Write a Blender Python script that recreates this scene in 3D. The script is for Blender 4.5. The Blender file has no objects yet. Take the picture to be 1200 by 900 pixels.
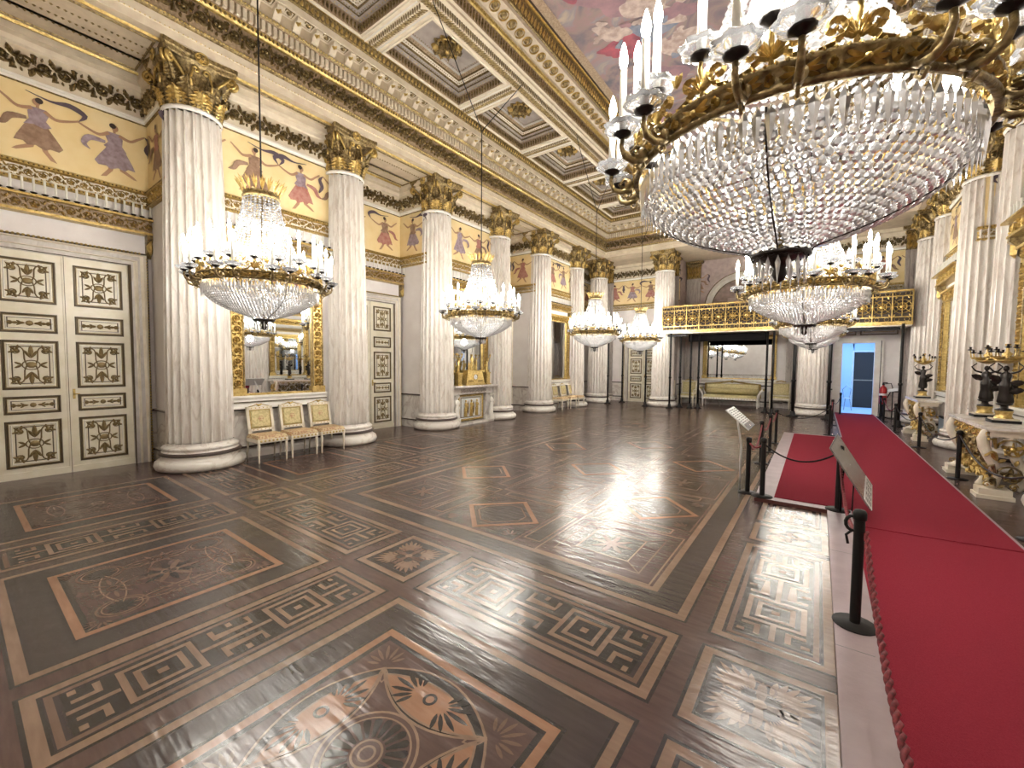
import bpy, math, random
from mathutils import Vector, Matrix
PI = math.pi
C, S = math.cos, math.sin
R = random.Random(7)
col = bpy.context.scene.collection

# ------------------------------------------------------------------ materials
def newmat(name):
    m = bpy.data.materials.new(name); m.use_nodes = True
    nt = m.node_tree; b = nt.nodes['Principled BSDF']
    return m, nt, b

def mat(name, colr, rough=.5, metal=0., c2=None, scale=8., bump=0., bscale=40., spec=.5, lo=.35, hi=.65, detail=4, stretch=(1, 1, 1)):
    m, nt, b = newmat(name)
    b.inputs['Roughness'].default_value = rough
    b.inputs['Metallic'].default_value = metal
    b.inputs['Specular IOR Level'].default_value = spec
    b.inputs['Base Color'].default_value = (*colr, 1)
    N = nt.nodes; L = nt.links
    tc = N.new('ShaderNodeTexCoord')
    mp = N.new('ShaderNodeMapping'); mp.inputs['Scale'].default_value = stretch
    L.new(tc.outputs['Object'], mp.inputs['Vector'])
    if c2:
        n = N.new('ShaderNodeTexNoise'); n.inputs['Scale'].default_value = scale; n.inputs['Detail'].default_value = detail
        r = N.new('ShaderNodeValToRGB')
        r.color_ramp.elements[0].position = lo; r.color_ramp.elements[1].position = hi
        r.color_ramp.elements[0].color = (*colr, 1); r.color_ramp.elements[1].color = (*c2, 1)
        L.new(mp.outputs['Vector'], n.inputs['Vector']); L.new(n.outputs['Fac'], r.inputs['Fac'])
        L.new(r.outputs['Color'], b.inputs['Base Color'])
    if bump:
        n = N.new('ShaderNodeTexNoise'); n.inputs['Scale'].default_value = bscale; n.inputs['Detail'].default_value = 3
        u = N.new('ShaderNodeBump'); u.inputs['Strength'].default_value = bump; u.inputs['Distance'].default_value = .02
        L.new(mp.outputs['Vector'], n.inputs['Vector']); L.new(n.outputs['Fac'], u.inputs['Height'])
        L.new(u.outputs['Normal'], b.inputs['Normal'])
    return m

def marble(name, base, vein, rough=.25, scale=2.5, width=.06, stretch=(1, 1, 1), veinmix=1.):
    m, nt, b = newmat(name); N = nt.nodes; L = nt.links
    b.inputs['Roughness'].default_value = rough
    tc = N.new('ShaderNodeTexCoord'); mp = N.new('ShaderNodeMapping'); mp.inputs['Scale'].default_value = stretch
    L.new(tc.outputs['Object'], mp.inputs['Vector'])
    n1 = N.new('ShaderNodeTexNoise'); n1.inputs['Scale'].default_value = scale; n1.inputs['Detail'].default_value = 6; n1.inputs['Distortion'].default_value = 1.2
    L.new(mp.outputs['Vector'], n1.inputs['Vector'])
    r = N.new('ShaderNodeValToRGB'); e = r.color_ramp.elements
    e[0].position = .5 - width; e[0].color = (0, 0, 0, 1); e[1].position = .5; e[1].color = (1, 1, 1, 1)
    k = e.new(.5 + width); k.color = (0, 0, 0, 1)
    L.new(n1.outputs['Fac'], r.inputs['Fac'])
    n2 = N.new('ShaderNodeTexNoise'); n2.inputs['Scale'].default_value = scale * 3; n2.inputs['Detail'].default_value = 5
    L.new(mp.outputs['Vector'], n2.inputs['Vector'])
    mu = N.new('ShaderNodeMath'); mu.operation = 'MULTIPLY'; mu.inputs[1].default_value = veinmix
    L.new(r.outputs['Color'], mu.inputs[0])
    mu2 = N.new('ShaderNodeMath'); mu2.operation = 'MULTIPLY'; L.new(mu.outputs[0], mu2.inputs[0]); L.new(n2.outputs['Fac'], mu2.inputs[1])
    mx = N.new('ShaderNodeMixRGB'); mx.inputs[1].default_value = (*base, 1); mx.inputs[2].default_value = (*vein, 1)
    L.new(mu2.outputs[0], mx.inputs[0]); L.new(mx.outputs[0], b.inputs['Base Color'])
    return m

M = {}
M['plaster'] = mat('plaster', (.84, .80, .77), .6, c2=(.77, .72, .69), scale=2.5, bump=.05)
M['cream'] = mat('cream paint', (.82, .76, .64), .42, c2=(.72, .64, .50), scale=5)
M['white'] = mat('white paint', (.88, .85, .78), .4, c2=(.80, .76, .68), scale=6)
M['stone'] = marble('pale marble', (.80, .76, .70), (.42, .34, .30), .22, 2.2, .07)
M['colmarble'] = marble('column marble', (.80, .76, .70), (.42, .33, .26), .28, 3.2, .06, (1, 1, 1), .9)
M['shaftmarble'] = marble('fluted shaft marble', (.78, .735, .675), (.46, .37, .30), .3, 4.5, .07, (1.6, 1.6, .25), .9)
M['darkpil'] = marble('grey marble', (.50, .45, .41), (.25, .2, .18), .3, 3.0, .1, (2, 2, .4))
M['darkline'] = mat('dark marble band', (.055, .035, .028), .3)
M['gold'] = mat('gilding', (.66, .49, .19), .34, .8, c2=(.42, .29, .09), scale=25, bump=.25, bscale=60)
M['oldgold'] = mat('aged gilding', (.36, .27, .12), .40, .7, c2=(.12, .08, .035), scale=30, bump=.3, bscale=60)
M['brownground'] = mat('brown relief ground', (.30, .21, .13), .6, c2=(.45, .34, .22), scale=30, bump=.6, bscale=50)
M['greyground'] = mat('grey coffer ground', (.40, .35, .31), .55, c2=(.30, .26, .23), scale=4)
M['frieze'] = mat('ochre frieze', (.80, .62, .30), .6, c2=(.86, .70, .40), scale=4, lo=.3, hi=.7)
M['doorpaint'] = mat('door paint', (.80, .75, .62), .35, c2=(.72, .66, .50), scale=6)
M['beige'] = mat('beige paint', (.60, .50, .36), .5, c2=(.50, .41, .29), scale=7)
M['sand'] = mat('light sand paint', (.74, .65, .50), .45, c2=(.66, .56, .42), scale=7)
M['casing'] = marble('grey casing', (.58, .54, .50), (.40, .35, .32), .35, 4, .1, (1, 1, .5))
M['doorline'] = mat('dark gilt moulding', (.10, .07, .035), .45, .3)
M['ornament'] = mat('olive gilt ornament', (.30, .22, .10), .45, .5, c2=(.22, .16, .07), scale=30)
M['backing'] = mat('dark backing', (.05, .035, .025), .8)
M['mirror'] = mat('mirror glass', (.86, .88, .88), .015, 1.)
M['black'] = mat('black lacquer', (.010, .009, .009), .5, spec=.25)
M['blackcloth'] = mat('black cloth', (.008, .007, .007), .9, bump=.4, spec=.1)
M['bronze'] = mat('dark bronze', (.025, .02, .018), .28, .6, bump=.1)
M['steel'] = mat('polished steel', (.55, .55, .55), .22, 1., bump=.15, bscale=14)
M['carpet'] = mat('red carpet', (.30, .030, .050), .95, c2=(.25, .020, .038), scale=180, bump=.5, bscale=400, spec=.1, lo=.3, hi=.7)
M['platform'] = mat('platform board', (.36, .28, .30), .45, c2=(.31, .24, .255), scale=6, bump=.05)
M['redwood'] = mat('dark red wood', (.09, .025, .02), .35)
M['rope'] = mat('red rope', (.24, .02, .03), .7, c2=(.10, .01, .015), scale=60)
M['candle'] = mat('candle wax', (.86, .84, .76), .35)
M['silk'] = mat('gold silk', (.62, .52, .27), .5, c2=(.48, .40, .19), scale=28, bump=.1, lo=.45, hi=.55)
M['seatfab'] = mat('patterned seat', (.62, .50, .28), .6, c2=(.45, .25, .14), scale=38, lo=.46, hi=.54)
M['red'] = mat('extinguisher red', (.45, .02, .02), .3)
M['label'] = mat('white label', (.82, .82, .80), .4)
M['ink'] = mat('grey ink', (.20, .20, .21), .6)
M['bluewall'] = mat('corridor wall', (.55, .68, .80), .6)
M['mauve'] = mat('mauve wall', (.42, .33, .31), .6, c2=(.55, .45, .42), scale=6, bump=.2)
M['brick'] = mat('arch inner painting', (.40, .30, .26), .7, c2=(.25, .19, .17), scale=5)
# floor woods
def wood(name, a, b_, rough=.215):
    m, nt, b = newmat(name); N = nt.nodes; L = nt.links
    b.inputs['Specular IOR Level'].default_value = .75
    tc = N.new('ShaderNodeTexCoord')
    mp = N.new('ShaderNodeMapping'); mp.inputs['Scale'].default_value = (3, 22, 1); L.new(tc.outputs['Object'], mp.inputs['Vector'])
    n = N.new('ShaderNodeTexNoise'); n.inputs['Scale'].default_value = 1.6; n.inputs['Detail'].default_value = 6
    L.new(mp.outputs['Vector'], n.inputs['Vector'])
    n2 = N.new('ShaderNodeTexNoise'); n2.inputs['Scale'].default_value = 2.2; n2.inputs['Detail'].default_value = 3
    L.new(tc.outputs['Object'], n2.inputs['Vector'])
    ad = N.new('ShaderNodeMath'); ad.operation = 'ADD'; L.new(n.outputs['Fac'], ad.inputs[0]); L.new(n2.outputs['Fac'], ad.inputs[1])
    mu = N.new('ShaderNodeMath'); mu.operation = 'MULTIPLY'; mu.inputs[1].default_value = .5; L.new(ad.outputs[0], mu.inputs[0])
    r = N.new('ShaderNodeValToRGB'); r.color_ramp.elements[0].position = .36; r.color_ramp.elements[1].position = .64
    r.color_ramp.elements[0].color = (*a, 1); r.color_ramp.elements[1].color = (*b_, 1)
    L.new(mu.outputs[0], r.inputs['Fac']); L.new(r.outputs['Color'], b.inputs['Base Color'])
    rr = N.new('ShaderNodeMapRange'); rr.inputs['To Min'].default_value = rough - .05; rr.inputs['To Max'].default_value = rough + .08
    L.new(n2.outputs['Fac'], rr.inputs['Value']); L.new(rr.outputs[0], b.inputs['Roughness'])
    # uneven boards: slow waviness plus fine scratches
    n3 = N.new('ShaderNodeTexNoise'); n3.inputs['Scale'].default_value = 7; n3.inputs['Detail'].default_value = 5
    L.new(tc.outputs['Object'], n3.inputs['Vector'])
    u = N.new('ShaderNodeBump'); u.inputs['Strength'].default_value = .32; u.inputs['Distance'].default_value = .012
    mb_ = N.new('ShaderNodeMapping'); mb_.inputs['Scale'].default_value = (1.6, 11, 1); L.new(tc.outputs['Object'], mb_.inputs['Vector'])
    n4 = N.new('ShaderNodeTexNoise'); n4.inputs['Scale'].default_value = 2.0; n4.inputs['Detail'].default_value = 2; L.new(mb_.outputs['Vector'], n4.inputs['Vector'])
    sm = N.new('ShaderNodeMath'); sm.operation = 'ADD'; L.new(n3.outputs['Fac'], sm.inputs[0]); L.new(n4.outputs['Fac'], sm.inputs[1])
    L.new(sm.outputs[0], u.inputs['Height']); L.new(u.outputs['Normal'], b.inputs['Normal'])
    return m
M['fbase'] = wood('walnut floor', (.070, .041, .037), (.110, .067, .061))
M['fdark'] = wood('dark inlay', (.017, .015, .017), (.032, .027, .031))
M['fmid'] = wood('grey walnut inlay', (.038, .030, .031), (.060, .047, .048))
M['fcream'] = wood('maple inlay', (.21, .135, .095), (.29, .195, .14))
M['forange'] = wood('cherry inlay', (.27, .14, .085), (.34, .19, .12))
M['ftan'] = wood('tan inlay', (.135, .083, .062), (.185, .118, .092))
# light bulb flame
def emis(name, c, s):
    m = bpy.data.materials.new(name); m.use_nodes = True; nt = m.node_tree
    for n in list(nt.nodes): nt.nodes.remove(n)
    e = nt.nodes.new('ShaderNodeEmission'); e.inputs[0].default_value = (*c, 1); e.inputs[1].default_value = s
    o = nt.nodes.new('ShaderNodeOutputMaterial'); nt.links.new(e.outputs[0], o.inputs[0])
    m.cycles.emission_sampling = 'NONE'
    return m
M['flame'] = emis('lit bulb', (1, .93, .80), 60)
# crystal: part refracting glass, part bright cut facets
def crystal(name, frost):
    m = bpy.data.materials.new(name); m.use_nodes = True; nt = m.node_tree; N = nt.nodes; L = nt.links
    for n in list(N): N.remove(n)
    g = N.new('ShaderNodeBsdfGlass'); g.inputs['Roughness'].default_value = .02; g.inputs['IOR'].default_value = 1.55
    gl = N.new('ShaderNodeBsdfGlossy'); gl.inputs['Roughness'].default_value = .06; gl.inputs['Color'].default_value = (.98, .98, 1, 1)
    tr = N.new('ShaderNodeBsdfTranslucent'); tr.inputs['Color'].default_value = (.95, .96, .98, 1)
    df = N.new('ShaderNodeBsdfDiffuse'); df.inputs['Color'].default_value = (.86, .88, .90, 1)
    a = N.new('ShaderNodeMixShader'); a.inputs[0].default_value = frost; dd = N.new('ShaderNodeMixShader'); dd.inputs[0].default_value = .5; L.new(df.outputs[0], dd.inputs[1]); L.new(tr.outputs[0], dd.inputs[2])
    b = N.new('ShaderNodeMixShader'); b.inputs[0].default_value = .5
    L.new(gl.outputs[0], b.inputs[1]); L.new(dd.outputs[0], b.inputs[2])
    L.new(g.outputs[0], a.inputs[1]); L.new(b.outputs[0], a.inputs[2])
    o = N.new('ShaderNodeOutputMaterial'); L.new(a.outputs[0], o.inputs[0])
    return m
M['crystal'] = crystal('cut crystal', .55)
M['dish'] = crystal('glass dish', .25)
# painted ceiling: clouds, greys, mauves
def sky_paint():
    m, nt, b = newmat('painted ceiling'); N = nt.nodes; L = nt.links
    b.inputs['Roughness'].default_value = .55
    tc = N.new('ShaderNodeTexCoord')
    n = N.new('ShaderNodeTexNoise'); n.inputs['Scale'].default_value = 1.3; n.inputs['Detail'].default_value = 7; n.inputs['Distortion'].default_value = 1.4
    L.new(tc.outputs['Object'], n.inputs['Vector'])
    r = N.new('ShaderNodeValToRGB'); e = r.color_ramp.elements
    e[0].position = .30; e[0].color = (.10, .10, .13, 1); e[1].position = .72; e[1].color = (.52, .44, .35, 1)
    for p, c in ((.40, (.20, .15, .17, 1)), (.47, (.27, .21, .19, 1)), (.52, (.32, .20, .20, 1)), (.57, (.26, .24, .25, 1)), (.63, (.44, .35, .28, 1))):
        k = e.new(p); k.color = c
    L.new(n.outputs['Fac'], r.inputs['Fac']); L.new(r.outputs['Color'], b.inputs['Base Color'])
    return m
M['paint'] = sky_paint()
M['pred'] = mat('painted crimson drapery', (.42, .08, .11), .55, c2=(.22, .05, .08), scale=5)
M['ppink'] = mat('painted rose drapery', (.36, .20, .22), .55, c2=(.24, .15, .18), scale=5)
M['pflesh'] = mat('painted pale figures', (.62, .52, .46), .55, c2=(.38, .28, .24), scale=8)
M['pblue'] = mat('painted slate cloth', (.16, .20, .28), .55, c2=(.28, .30, .36), scale=5)
# frieze dancers
M['d1'] = mat('mauve gown', (.24, .17, .19), .6, c2=(.38, .30, .34), scale=14)
M['d2'] = mat('brown gown', (.22, .13, .08), .6, c2=(.34, .22, .15), scale=14)
M['d3'] = mat('rose gown', (.36, .13, .10), .6, c2=(.46, .24, .19), scale=14)
M['skin'] = mat('painted skin', (.42, .24, .14), .6)
M['hair'] = mat('painted hair', (.04, .025, .02), .6)
M['scarf'] = mat('dark scarf', (.10, .07, .09), .6)

# ------------------------------------------------------------------ mesh builder
class MB:
    def __init__(s): s.v = []; s.f = []; s.m = []; s.sm = []; s.mats = []
    def mi(s, name):
        if name not in s.mats: s.mats.append(name)
        return s.mats.index(name)
    def add(s, vs, fs, mt, smooth=False):
        o = len(s.v); s.v.extend(vs); k = s.mi(mt)
        for f in fs:
            s.f.append(tuple(i + o for i in f)); s.m.append(k); s.sm.append(smooth)
    def mesh(s, name):
        me = bpy.data.meshes.new(name); me.from_pydata([tuple(v) for v in s.v], [], s.f)
        for n in s.mats: me.materials.append(M[n])
        me.polygons.foreach_set('material_index', s.m); me.polygons.foreach_set('use_smooth', s.sm)
        me.update(); return me
    def obj(s, name, parent=None, loc=None, rz=0):
        o = bpy.data.objects.new(name, s.mesh(name)); col.objects.link(o)
        if parent: o.parent = parent
        if loc: o.location = loc
        if rz: o.rotation_euler[2] = rz
        return o

def tag(o, label, cat, group=None, kind=None):
    if label: o['label'] = label
    if cat: o['category'] = cat
    if group: o['group'] = group
    if kind: o['kind'] = kind
    return o
def empty(name, loc, rz, label, cat, group=None):
    o = bpy.data.objects.new(name, None); col.objects.link(o); o.location = loc; o.rotation_euler[2] = rz
    return tag(o, label, cat, group)
def dup(o, loc=None, rz=None, label=None, group=None, parent=None):
    c = o.copy(); col.objects.link(c); c.parent = parent
    if loc: c.location = loc
    if rz is not None: c.rotation_euler[2] = rz
    if label: c['label'] = label
    if group: c['group'] = group
    for ch in [k for k in KIDS.get(o.name, [])]: dup(ch, parent=c)
    return c
KIDS = {}
def index_kids():
    KIDS.clear()
    for o in bpy.data.objects:
        if o.parent: KIDS.setdefault(o.parent.name, []).append(o)
def structure(o): o['kind'] = 'structure'; return o

# frames: map (s,t,h) -> world
def FL(X): return lambda s, t, h: (X + h, s, t)          # wall whose face looks to +x
def FR(X): return lambda s, t, h: (X - h, s, t)          # wall whose face looks to -x
def FE(Y): return lambda s, t, h: (s, Y - h, t)          # wall whose face looks to -y
def FC(Z): return lambda s, t, h: (s, t, Z - h)          # ceiling
def FF(Z=0.): return lambda s, t, h: (s, t, Z + h)       # floor

def box(mb, x0, x1, y0, y1, z0, z1, mt):
    v = [(x, y, z) for x in (x0, x1) for y in (y0, y1) for z in (z0, z1)]
    mb.add(v, [(0, 1, 3, 2), (4, 6, 7, 5), (0, 4, 5, 1), (2, 3, 7, 6), (0, 2, 6, 4), (1, 5, 7, 3)], mt)
def fbox(mb, F, s0, s1, t0, t1, h0, h1, mt):
    v = [F(s, t, h) for s in (s0, s1) for t in (t0, t1) for h in (h0, h1)]
    mb.add(v, [(0, 1, 3, 2), (4, 6, 7, 5), (0, 4, 5, 1), (2, 3, 7, 6), (0, 2, 6, 4), (1, 5, 7, 3)], mt)
def cbox(mb, F, s0, s1, t0, t1, h0, h1, b, mt):           # raised panel with a chamfered rim
    v = [F(s, t, h0) for s, t in ((s0, t0), (s1, t0), (s1, t1), (s0, t1))] + [F(s, t, h1) for s, t in ((s0 + b, t0 + b), (s1 - b, t0 + b), (s1 - b, t1 - b), (s0 + b, t1 - b))]
    mb.add(v, [(4, 5, 6, 7)] + [(i, (i + 1) % 4, (i + 1) % 4 + 4, i + 4) for i in range(4)], mt)
def rect(mb, F, s0, s1, t0, t1, h, mt):
    mb.add([F(s0, t0, h), F(s1, t0, h), F(s1, t1, h), F(s0, t1, h)], [(0, 1, 2, 3)], mt)
def rframe(mb, F, s0, s1, t0, t1, w, h, mt, h0=0.):       # mitred frame; ridge if h>0, flat otherwise
    def ring(d, hh): return [F(s0 + d, t0 + d, hh), F(s1 - d, t0 + d, hh), F(s1 - d, t1 - d, hh), F(s0 + d, t1 - d, hh)]
    if h > 0: v = ring(0, h0) + ring(w * .3, h0 + h) + ring(w * .7, h0 + h) + ring(w, h0); n = 4
    else: v = ring(0, h0) + ring(w, h0); n = 2
    f = []
    for k in range(n - 1):
        for i in range(4): j = (i + 1) % 4; f.append((4 * k + i, 4 * k + j, 4 * k + 4 + j, 4 * k + 4 + i))
    mb.add(v, f, mt)
JIT = [0]
def jit():
    JIT[0] = (JIT[0] + 1) % 31; return JIT[0] * 1.1e-5
def strip(mb, F, pts, w, h, mt, h0=0., closed=False):
    if h <= 0: h0 += jit()
    n = len(pts); v = []; k = 3 if h > 0 else 2
    for i, (s, t) in enumerate(pts):
        a = pts[(i - 1) % n] if (closed or i > 0) else pts[i]
        b = pts[(i + 1) % n] if (closed or i < n - 1) else pts[i]
        dx, dy = b[0] - a[0], b[1] - a[1]; l = math.hypot(dx, dy) or 1; nx, ny = -dy / l, dx / l
        ww = (w[i] if isinstance(w, list) else w) / 2
        # mitre
        if (closed or 0 < i < n - 1):
            e1 = (s - a[0], t - a[1]); l1 = math.hypot(*e1) or 1
            c = abs((e1[0] * dx + e1[1] * dy) / (l1 * l)); ww /= max(c, .5)
        v.append(F(s + nx * ww, t + ny * ww, h0))
        if k == 3: v.append(F(s, t, h0 + h))
        v.append(F(s - nx * ww, t - ny * ww, h0))
    f = []
    for i in range(n if closed else n - 1):
        j = (i + 1) % n
        for q in range(k - 1): f.append((i * k + q, j * k + q, j * k + q + 1, i * k + q + 1))
    mb.add(v, f, mt)
def leaf(mb, F, s, t, a, L_, W, h, mt, h0=0.):
    pr = ((0, .0), (.2, .7), (.5, 1.), (.8, .7), (1, 0))
    c, d = C(a), S(a)
    def P(u, w, hh): return F(s + c * u * L_ - d * w, t + d * u * L_ + c * w, hh)
    if h <= 0:
        h0 += jit(); v = [P(u, w * W / 2, h0) for u, w in pr] + [P(u, -w * W / 2, h0) for u, w in pr[-2:0:-1]]
        mb.add(v, [tuple(range(len(v)))], mt); return
    v = []
    for u, w in pr: v += [P(u, w * W / 2, h0), P(u, 0, h0 + h * (1 if 0 < u < 1 else .2)), P(u, -w * W / 2, h0)]
    f = []
    for i in range(len(pr) - 1):
        for q in range(2): f.append((3 * i + q, 3 * i + 3 + q, 3 * i + 4 + q, 3 * i + 1 + q))
    mb.add(v, f, mt)
def disc(mb, F, s, t, r, h, mt, h0=0., n=12, ry=None):
    ry = ry or r
    v = [F(s + r * C(2 * PI * i / n), t + ry * S(2 * PI * i / n), h0) for i in range(n)]
    if h <= 0: mb.add(v, [tuple(range(n))], mt); return
    v += [F(s + .6 * r * C(2 * PI * i / n), t + .6 * ry * S(2 * PI * i / n), h0 + h * .8) for i in range(n)] + [F(s, t, h0 + h)]
    mb.add(v, [(i, (i + 1) % n, n + (i + 1) % n, n + i) for i in range(n)] + [(n + i, n + (i + 1) % n, 2 * n) for i in range(n)], mt, True)
def poly(mb, F, pts, h, mt): h += jit(); mb.add([F(s, t, h) for s, t in pts], [tuple(range(len(pts)))], mt)
def circ(s, t, r, n=24, ry=None): return [(s + r * C(2 * PI * i / n), t + (ry or r) * S(2 * PI * i / n)) for i in range(n)]
def spiral(s, t, r, turns, a0, d=1, n=20, rend=.15):
    return [(s + r * (1 - (1 - rend) * i / n) * C(a0 + d * turns * 2 * PI * i / n), t + r * (1 - (1 - rend) * i / n) * S(a0 + d * turns * 2 * PI * i / n)) for i in range(n + 1)]
def tube(mb, pts, r, n, mt, closed=False, smooth=True):
    P = [Vector(p) for p in pts]; m = len(P); v = []; up = None
    for i, p in enumerate(P):
        a = P[(i - 1) % m] if (closed or i) else p; b = P[(i + 1) % m] if (closed or i < m - 1) else p
        d = (b - a).normalized()
        if up is None: up = d.orthogonal().normalized()
        up = (up - d * up.dot(d)); up = up.normalized() if up.length > 1e-6 else d.orthogonal().normalized()
        w = d.cross(up); rr = r[i] if isinstance(r, (list, tuple)) else r
        for k in range(n):
            q = 2 * PI * k / n; v.append(tuple(p + up * (rr * C(q)) + w * (rr * S(q))))
    f = []
    for i in range(m if closed else m - 1):
        j = (i + 1) % m
        for k in range(n): f.append((i * n + k, i * n + (k + 1) % n, j * n + (k + 1) % n, j * n + k))
    if not closed: f.append(tuple(range(n - 1, -1, -1))); f.append(tuple((m - 1) * n + k for k in range(n)))
    mb.add(v, f, mt, smooth)
def lathe(mb, prof, n, mt, c=(0, 0, 0), smooth=True, a0=0., flute=None, cap=False):
    v = []
    for r, z in prof:
        for k in range(n):
            a = a0 + 2 * PI * k / n; rr = r * (flute(k) if flute else 1)
            v.append((c[0] + rr * C(a), c[1] + rr * S(a), c[2] + z))
    f = []
    for i in range(len(prof) - 1):
        for k in range(n): f.append((i * n + k, i * n + (k + 1) % n, (i + 1) * n + (k + 1) % n, (i + 1) * n + k))
    if cap: f.append(tuple(range(n - 1, -1, -1))); f.append(tuple((len(prof) - 1) * n + k for k in range(n)))
    mb.add(v, f, mt, smooth)
def rinceau(mb, F, s0, s1, t0, t1, mt, h=.03, h0=0., unit=None, w=None):
    H = t1 - t0; tm = (t0 + t1) / 2
    unit = unit or H * .95; n = max(1, round((s1 - s0) / unit)); U = (s1 - s0) / n; w = w or H * .075
    for i in range(n):
        c = s0 + (i + .5) * U; sg = 1 if i % 2 else -1
        r = min(U * .46, H * .40)
        pts = [(c - U * .62, tm - sg * H * .30), (c - U * .45, tm - sg * H * .36)] + spiral(c, tm, r, 1.35, PI if sg > 0 else -PI, 1 if sg > 0 else -1, 18, .25)
        strip(mb, F, pts, w, h, mt, h0)
        disc(mb, F, c, tm, r * .3, h * 1.3, mt, h0, 8)
        for k in range(5): leaf(mb, F, c, tm, 2 * PI * k / 5 + .3, r * .78, r * .42, h * .8, mt, h0)
        for k in range(4):
            a = sg * (.4 + k * .75); leaf(mb, F, c + r * C(a), tm + r * S(a), a + sg * .7, r * .62, r * .36, h, mt, h0)
        leaf(mb, F, c - U * .5, tm + sg * H * .08, sg * 1.2, H * .42, H * .19, h, mt, h0)
        leaf(mb, F, c - U * .5, tm + sg * H * .12, sg * 2.3, H * .28, H * .12, h, mt, h0)
def beads(mb, F, s0, s1, t, r, mt, step=None, h0=0.):
    step = step or r * 2.6; n = int((s1 - s0) / step)
    for i in range(n):
        s = s0 + (i + .5) * (s1 - s0) / n
        v = [F(s - r, t, h0), F(s, t - r, h0), F(s + r, t, h0), F(s, t + r, h0), F(s, t, h0 + r)]
        mb.add(v, [(0, 1, 4), (1, 2, 4), (2, 3, 4), (3, 0, 4)], mt)
def waterleaf(mb, F, s0, s1, t0, t1, mt, step, h, h0=0.):
    n = int((s1 - s0) / step)
    for i in range(n):
        s = s0 + (i + .5) * (s1 - s0) / n
        leaf(mb, F, s, t0, PI / 2, t1 - t0, step * .78, h, mt, h0)

# path sweep: polyline in plan, profile of (offset to the left of travel, z, material of the segment that ends here)
def pathsweep(mb, path, prof, closed=False):
    n = len(path); dirs = []
    for i in range(n if closed else n - 1):
        a, b = path[i], path[(i + 1) % n]; l = math.hypot(b[0] - a[0], b[1] - a[1]); dirs.append(((b[0] - a[0]) / l, (b[1] - a[1]) / l))
    mit = []
    for i in range(n):
        d0 = dirs[i - 1] if (closed or i > 0) else dirs[0]; d1 = dirs[i % len(dirs)] if (closed or i < n - 1) else dirs[-1]
        n0 = (-d0[1], d0[0]); n1 = (-d1[1], d1[0]); k = 1 + n0[0] * n1[0] + n0[1] * n1[1]
        mit.append(((n0[0] + n1[0]) / k, (n0[1] + n1[1]) / k) if k > .01 else n0)
    for j in range(1, len(prof)):
        (h0, z0, _), (h1, z1, mt) = prof[j - 1], prof[j]
        if mt is None: continue
        for i in range(n if closed else n - 1):
            q = (i + 1) % n; a, b, ma, mbb = path[i], path[q], mit[i], mit[q]
            mb.add([(a[0] + ma[0] * h0, a[1] + ma[1] * h0, z0), (b[0] + mbb[0] * h0, b[1] + mbb[1] * h0, z0),
                    (b[0] + mbb[0] * h1, b[1] + mbb[1] * h1, z1), (a[0] + ma[0] * h1, a[1] + ma[1] * h1, z1)], [(0, 1, 2, 3)], mt)

# ------------------------------------------------------------------ key dimensions
XL, XR = -7.6, 2.5                      # the two colonnades
CY = [2.3, 4.75, 7.2, 9.6, 11.9, 14.3, 16.5]
YB = -1.8                               # wall behind the camera
YE = 16.5                               # end row of columns
mir = lambda x: XL + XR - x
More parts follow.
